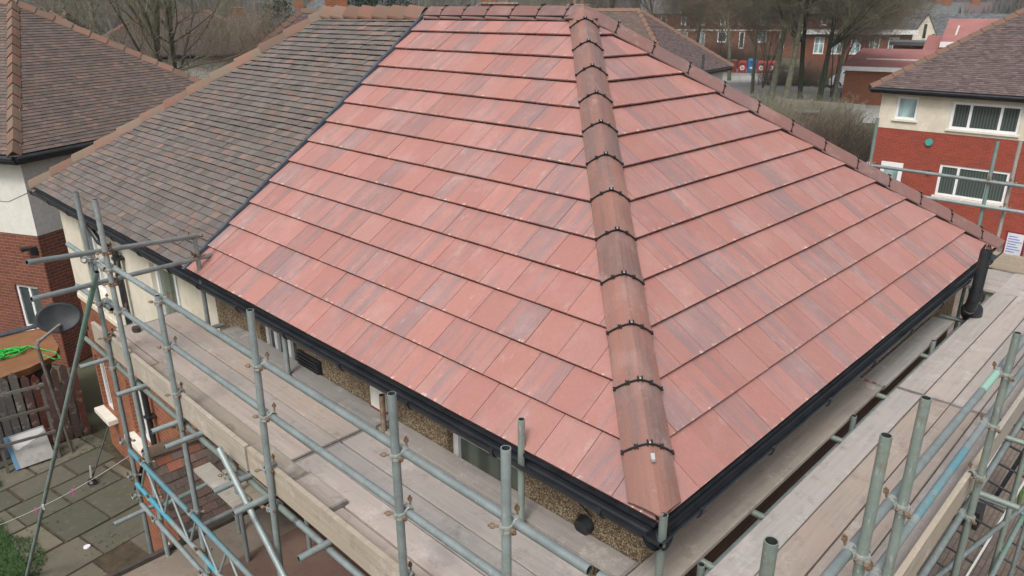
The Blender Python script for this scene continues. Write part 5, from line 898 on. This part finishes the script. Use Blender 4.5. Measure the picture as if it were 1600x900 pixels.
def bush(pts, label, name, mat, seed, dens=1., hmax=1.6, blob=1.2, cat='bush'):
    rr = random.Random(seed); c0 = spot(*pts[0]); m = MB()
    for px, D in pts:
        c = spot(px, D)
        for k in range(int(150*dens)):
            x = c.x+rr.gauss(0, blob*.6); y = c.y+rr.gauss(0, blob*.6); p = Vector((x, y, GZ)); d = Vector((rr.gauss(0, .35), rr.gauss(0, .35), 1)).normalized(); L = hmax*rr.uniform(.4, 1.1)
            for s_ in range(3):
                q = p+d*L/3; m.tube(p, q, .012*(1-s_*.25), 3, caps=False)
                for b in range(2): a = rr.random()*6.28; m.tube(q, q+(d+Vector((math.cos(a), math.sin(a), .1))*.9)*L*.16, .006, 3, r2=.003, caps=False)
                p = q; d = (d+Vector((rr.gauss(0, .25), rr.gauss(0, .25), -.18))).normalized()
    T = thing(name, (c0.x, c0.y, GZ), label, cat); m.build('stems', M[mat], T)
for k, (pts, lb, mt, h) in enumerate([
 ([(1185+i*14, 50-i*.5) for i in range(5)], 'olive-brown bramble bank just above the right hip, left part', 'twig', 2.6), ([(1255+i*13, 44-i*.6) for i in range(5)], 'brown bramble bank beside the grey boundary fence', 'twigb', 2.2),
 ([(1310+i*11, 38+i*.5) for i in range(6)], 'dark leafless bramble mass against the red-painted house', 'bramble', 2.6), ([(1265+i*13, 33+i*.5) for i in range(6)], 'lowest dark bramble mass just above the right hip', 'bramble', 2.3),
 ([(1200+i*20, 57) for i in range(8)], 'rough hedge under the bare trees in front of the yard', 'twig', 2.0), ([(1060+i*14, 116) for i in range(12)], 'brown scrub in front of the far terrace', 'twigb', 4.2), ([(1215+i*12, 88) for i in range(9)], 'brown scrub right of the recycling banks', 'twigb', 2.6)]): bush(pts, lb, 'bramble_bush', mt, 60+k, 1.3 if k < 4 else .8, h, 1.5)
bush([(385, 27), (400, 28), (412, 29), (370, 30)], 'orange-brown twiggy shrub beside the old roof hip', 'tall_shrub', 'twigb', 70, .22, 5.6, .9, 'shrub')
bush([(120, 34), (150, 35), (180, 36), (205, 37)], 'mossy green shrub over the far hip of the left neighbour roof', 'tall_shrub', 'twig', 71, .2, 6.2, 1.2, 'shrub')
# shed beyond the brambles
o, e, n = frame_at(1265, 54, .1); T = thing('green_shed', (o.x, o.y, GZ), 'small green-roofed shed half hidden in the brambles', 'shed'); blk(T, 'wall', 'redwood', o, e, n, (0, 0, GZ), (1.4, 1, GZ+1.2)); m = MB(); m.obox(o, e, n, (0, 0, 1), (-.1, -.1, GZ+1.2), (1.5, 1.1, GZ+1.3)); m.build('roof', M['slate'], T)
# distant wood on the hills
def distant_wood():
    m = MB(); rr = random.Random(99)
    for i in range(16000):
        px = rr.uniform(-150, 1750); D = 150+rr.random()**.8*560; p = spot(px, D); t = max(0, min((D-170)/600, 1)); a = math.atan2(p.y-CAM.y, p.x-CAM.x); z = GZ+(t*t*(3-2*t))*(50+14*math.sin(a*3+1)+8*math.sin(a*11)+5*math.sin(a*23+D*.01)) - .5
        h = rr.uniform(4, 9); w = rr.uniform(1.2, 3.5)
        for k in range(3):
            b = rr.random()*6.28; m.face([(p.x-w*math.cos(b)*.5, p.y-w*math.sin(b)*.5, z+h*rr.uniform(0, .3)), (p.x+w*math.cos(b)*.5, p.y+w*math.sin(b)*.5, z+h*rr.uniform(0, .3)), (p.x+rr.gauss(0, .6), p.y+rr.gauss(0, .6), z+h)])
    o = m.build('distant_wood', M['hill']); o['label'] = 'grey-brown leafless woods covering the far hillside'; o['category'] = 'wood'; kind(o, 'stuff')
distant_wood()

def haze():
    m = MB(); m.box((-1200, -1200, -6.1), (1200, 1200, 100)); o = m.build('haze', M['white']); o.data.materials.clear(); mt = bpy.data.materials.new('pale_haze'); mt.use_nodes = True; nt = mt.node_tree; nt.nodes.remove(nt.nodes['Principled BSDF'])
    v = nt.nodes.new('ShaderNodeVolumePrincipled'); v.inputs['Color'].default_value = (.86, .9, .95, 1); v.inputs['Density'].default_value = .0004; v.inputs['Anisotropy'].default_value = .2; nt.links.new(v.outputs[0], nt.nodes['Material Output'].inputs['Volume']); o.data.materials.append(mt); kind(o, 'stuff')
haze()
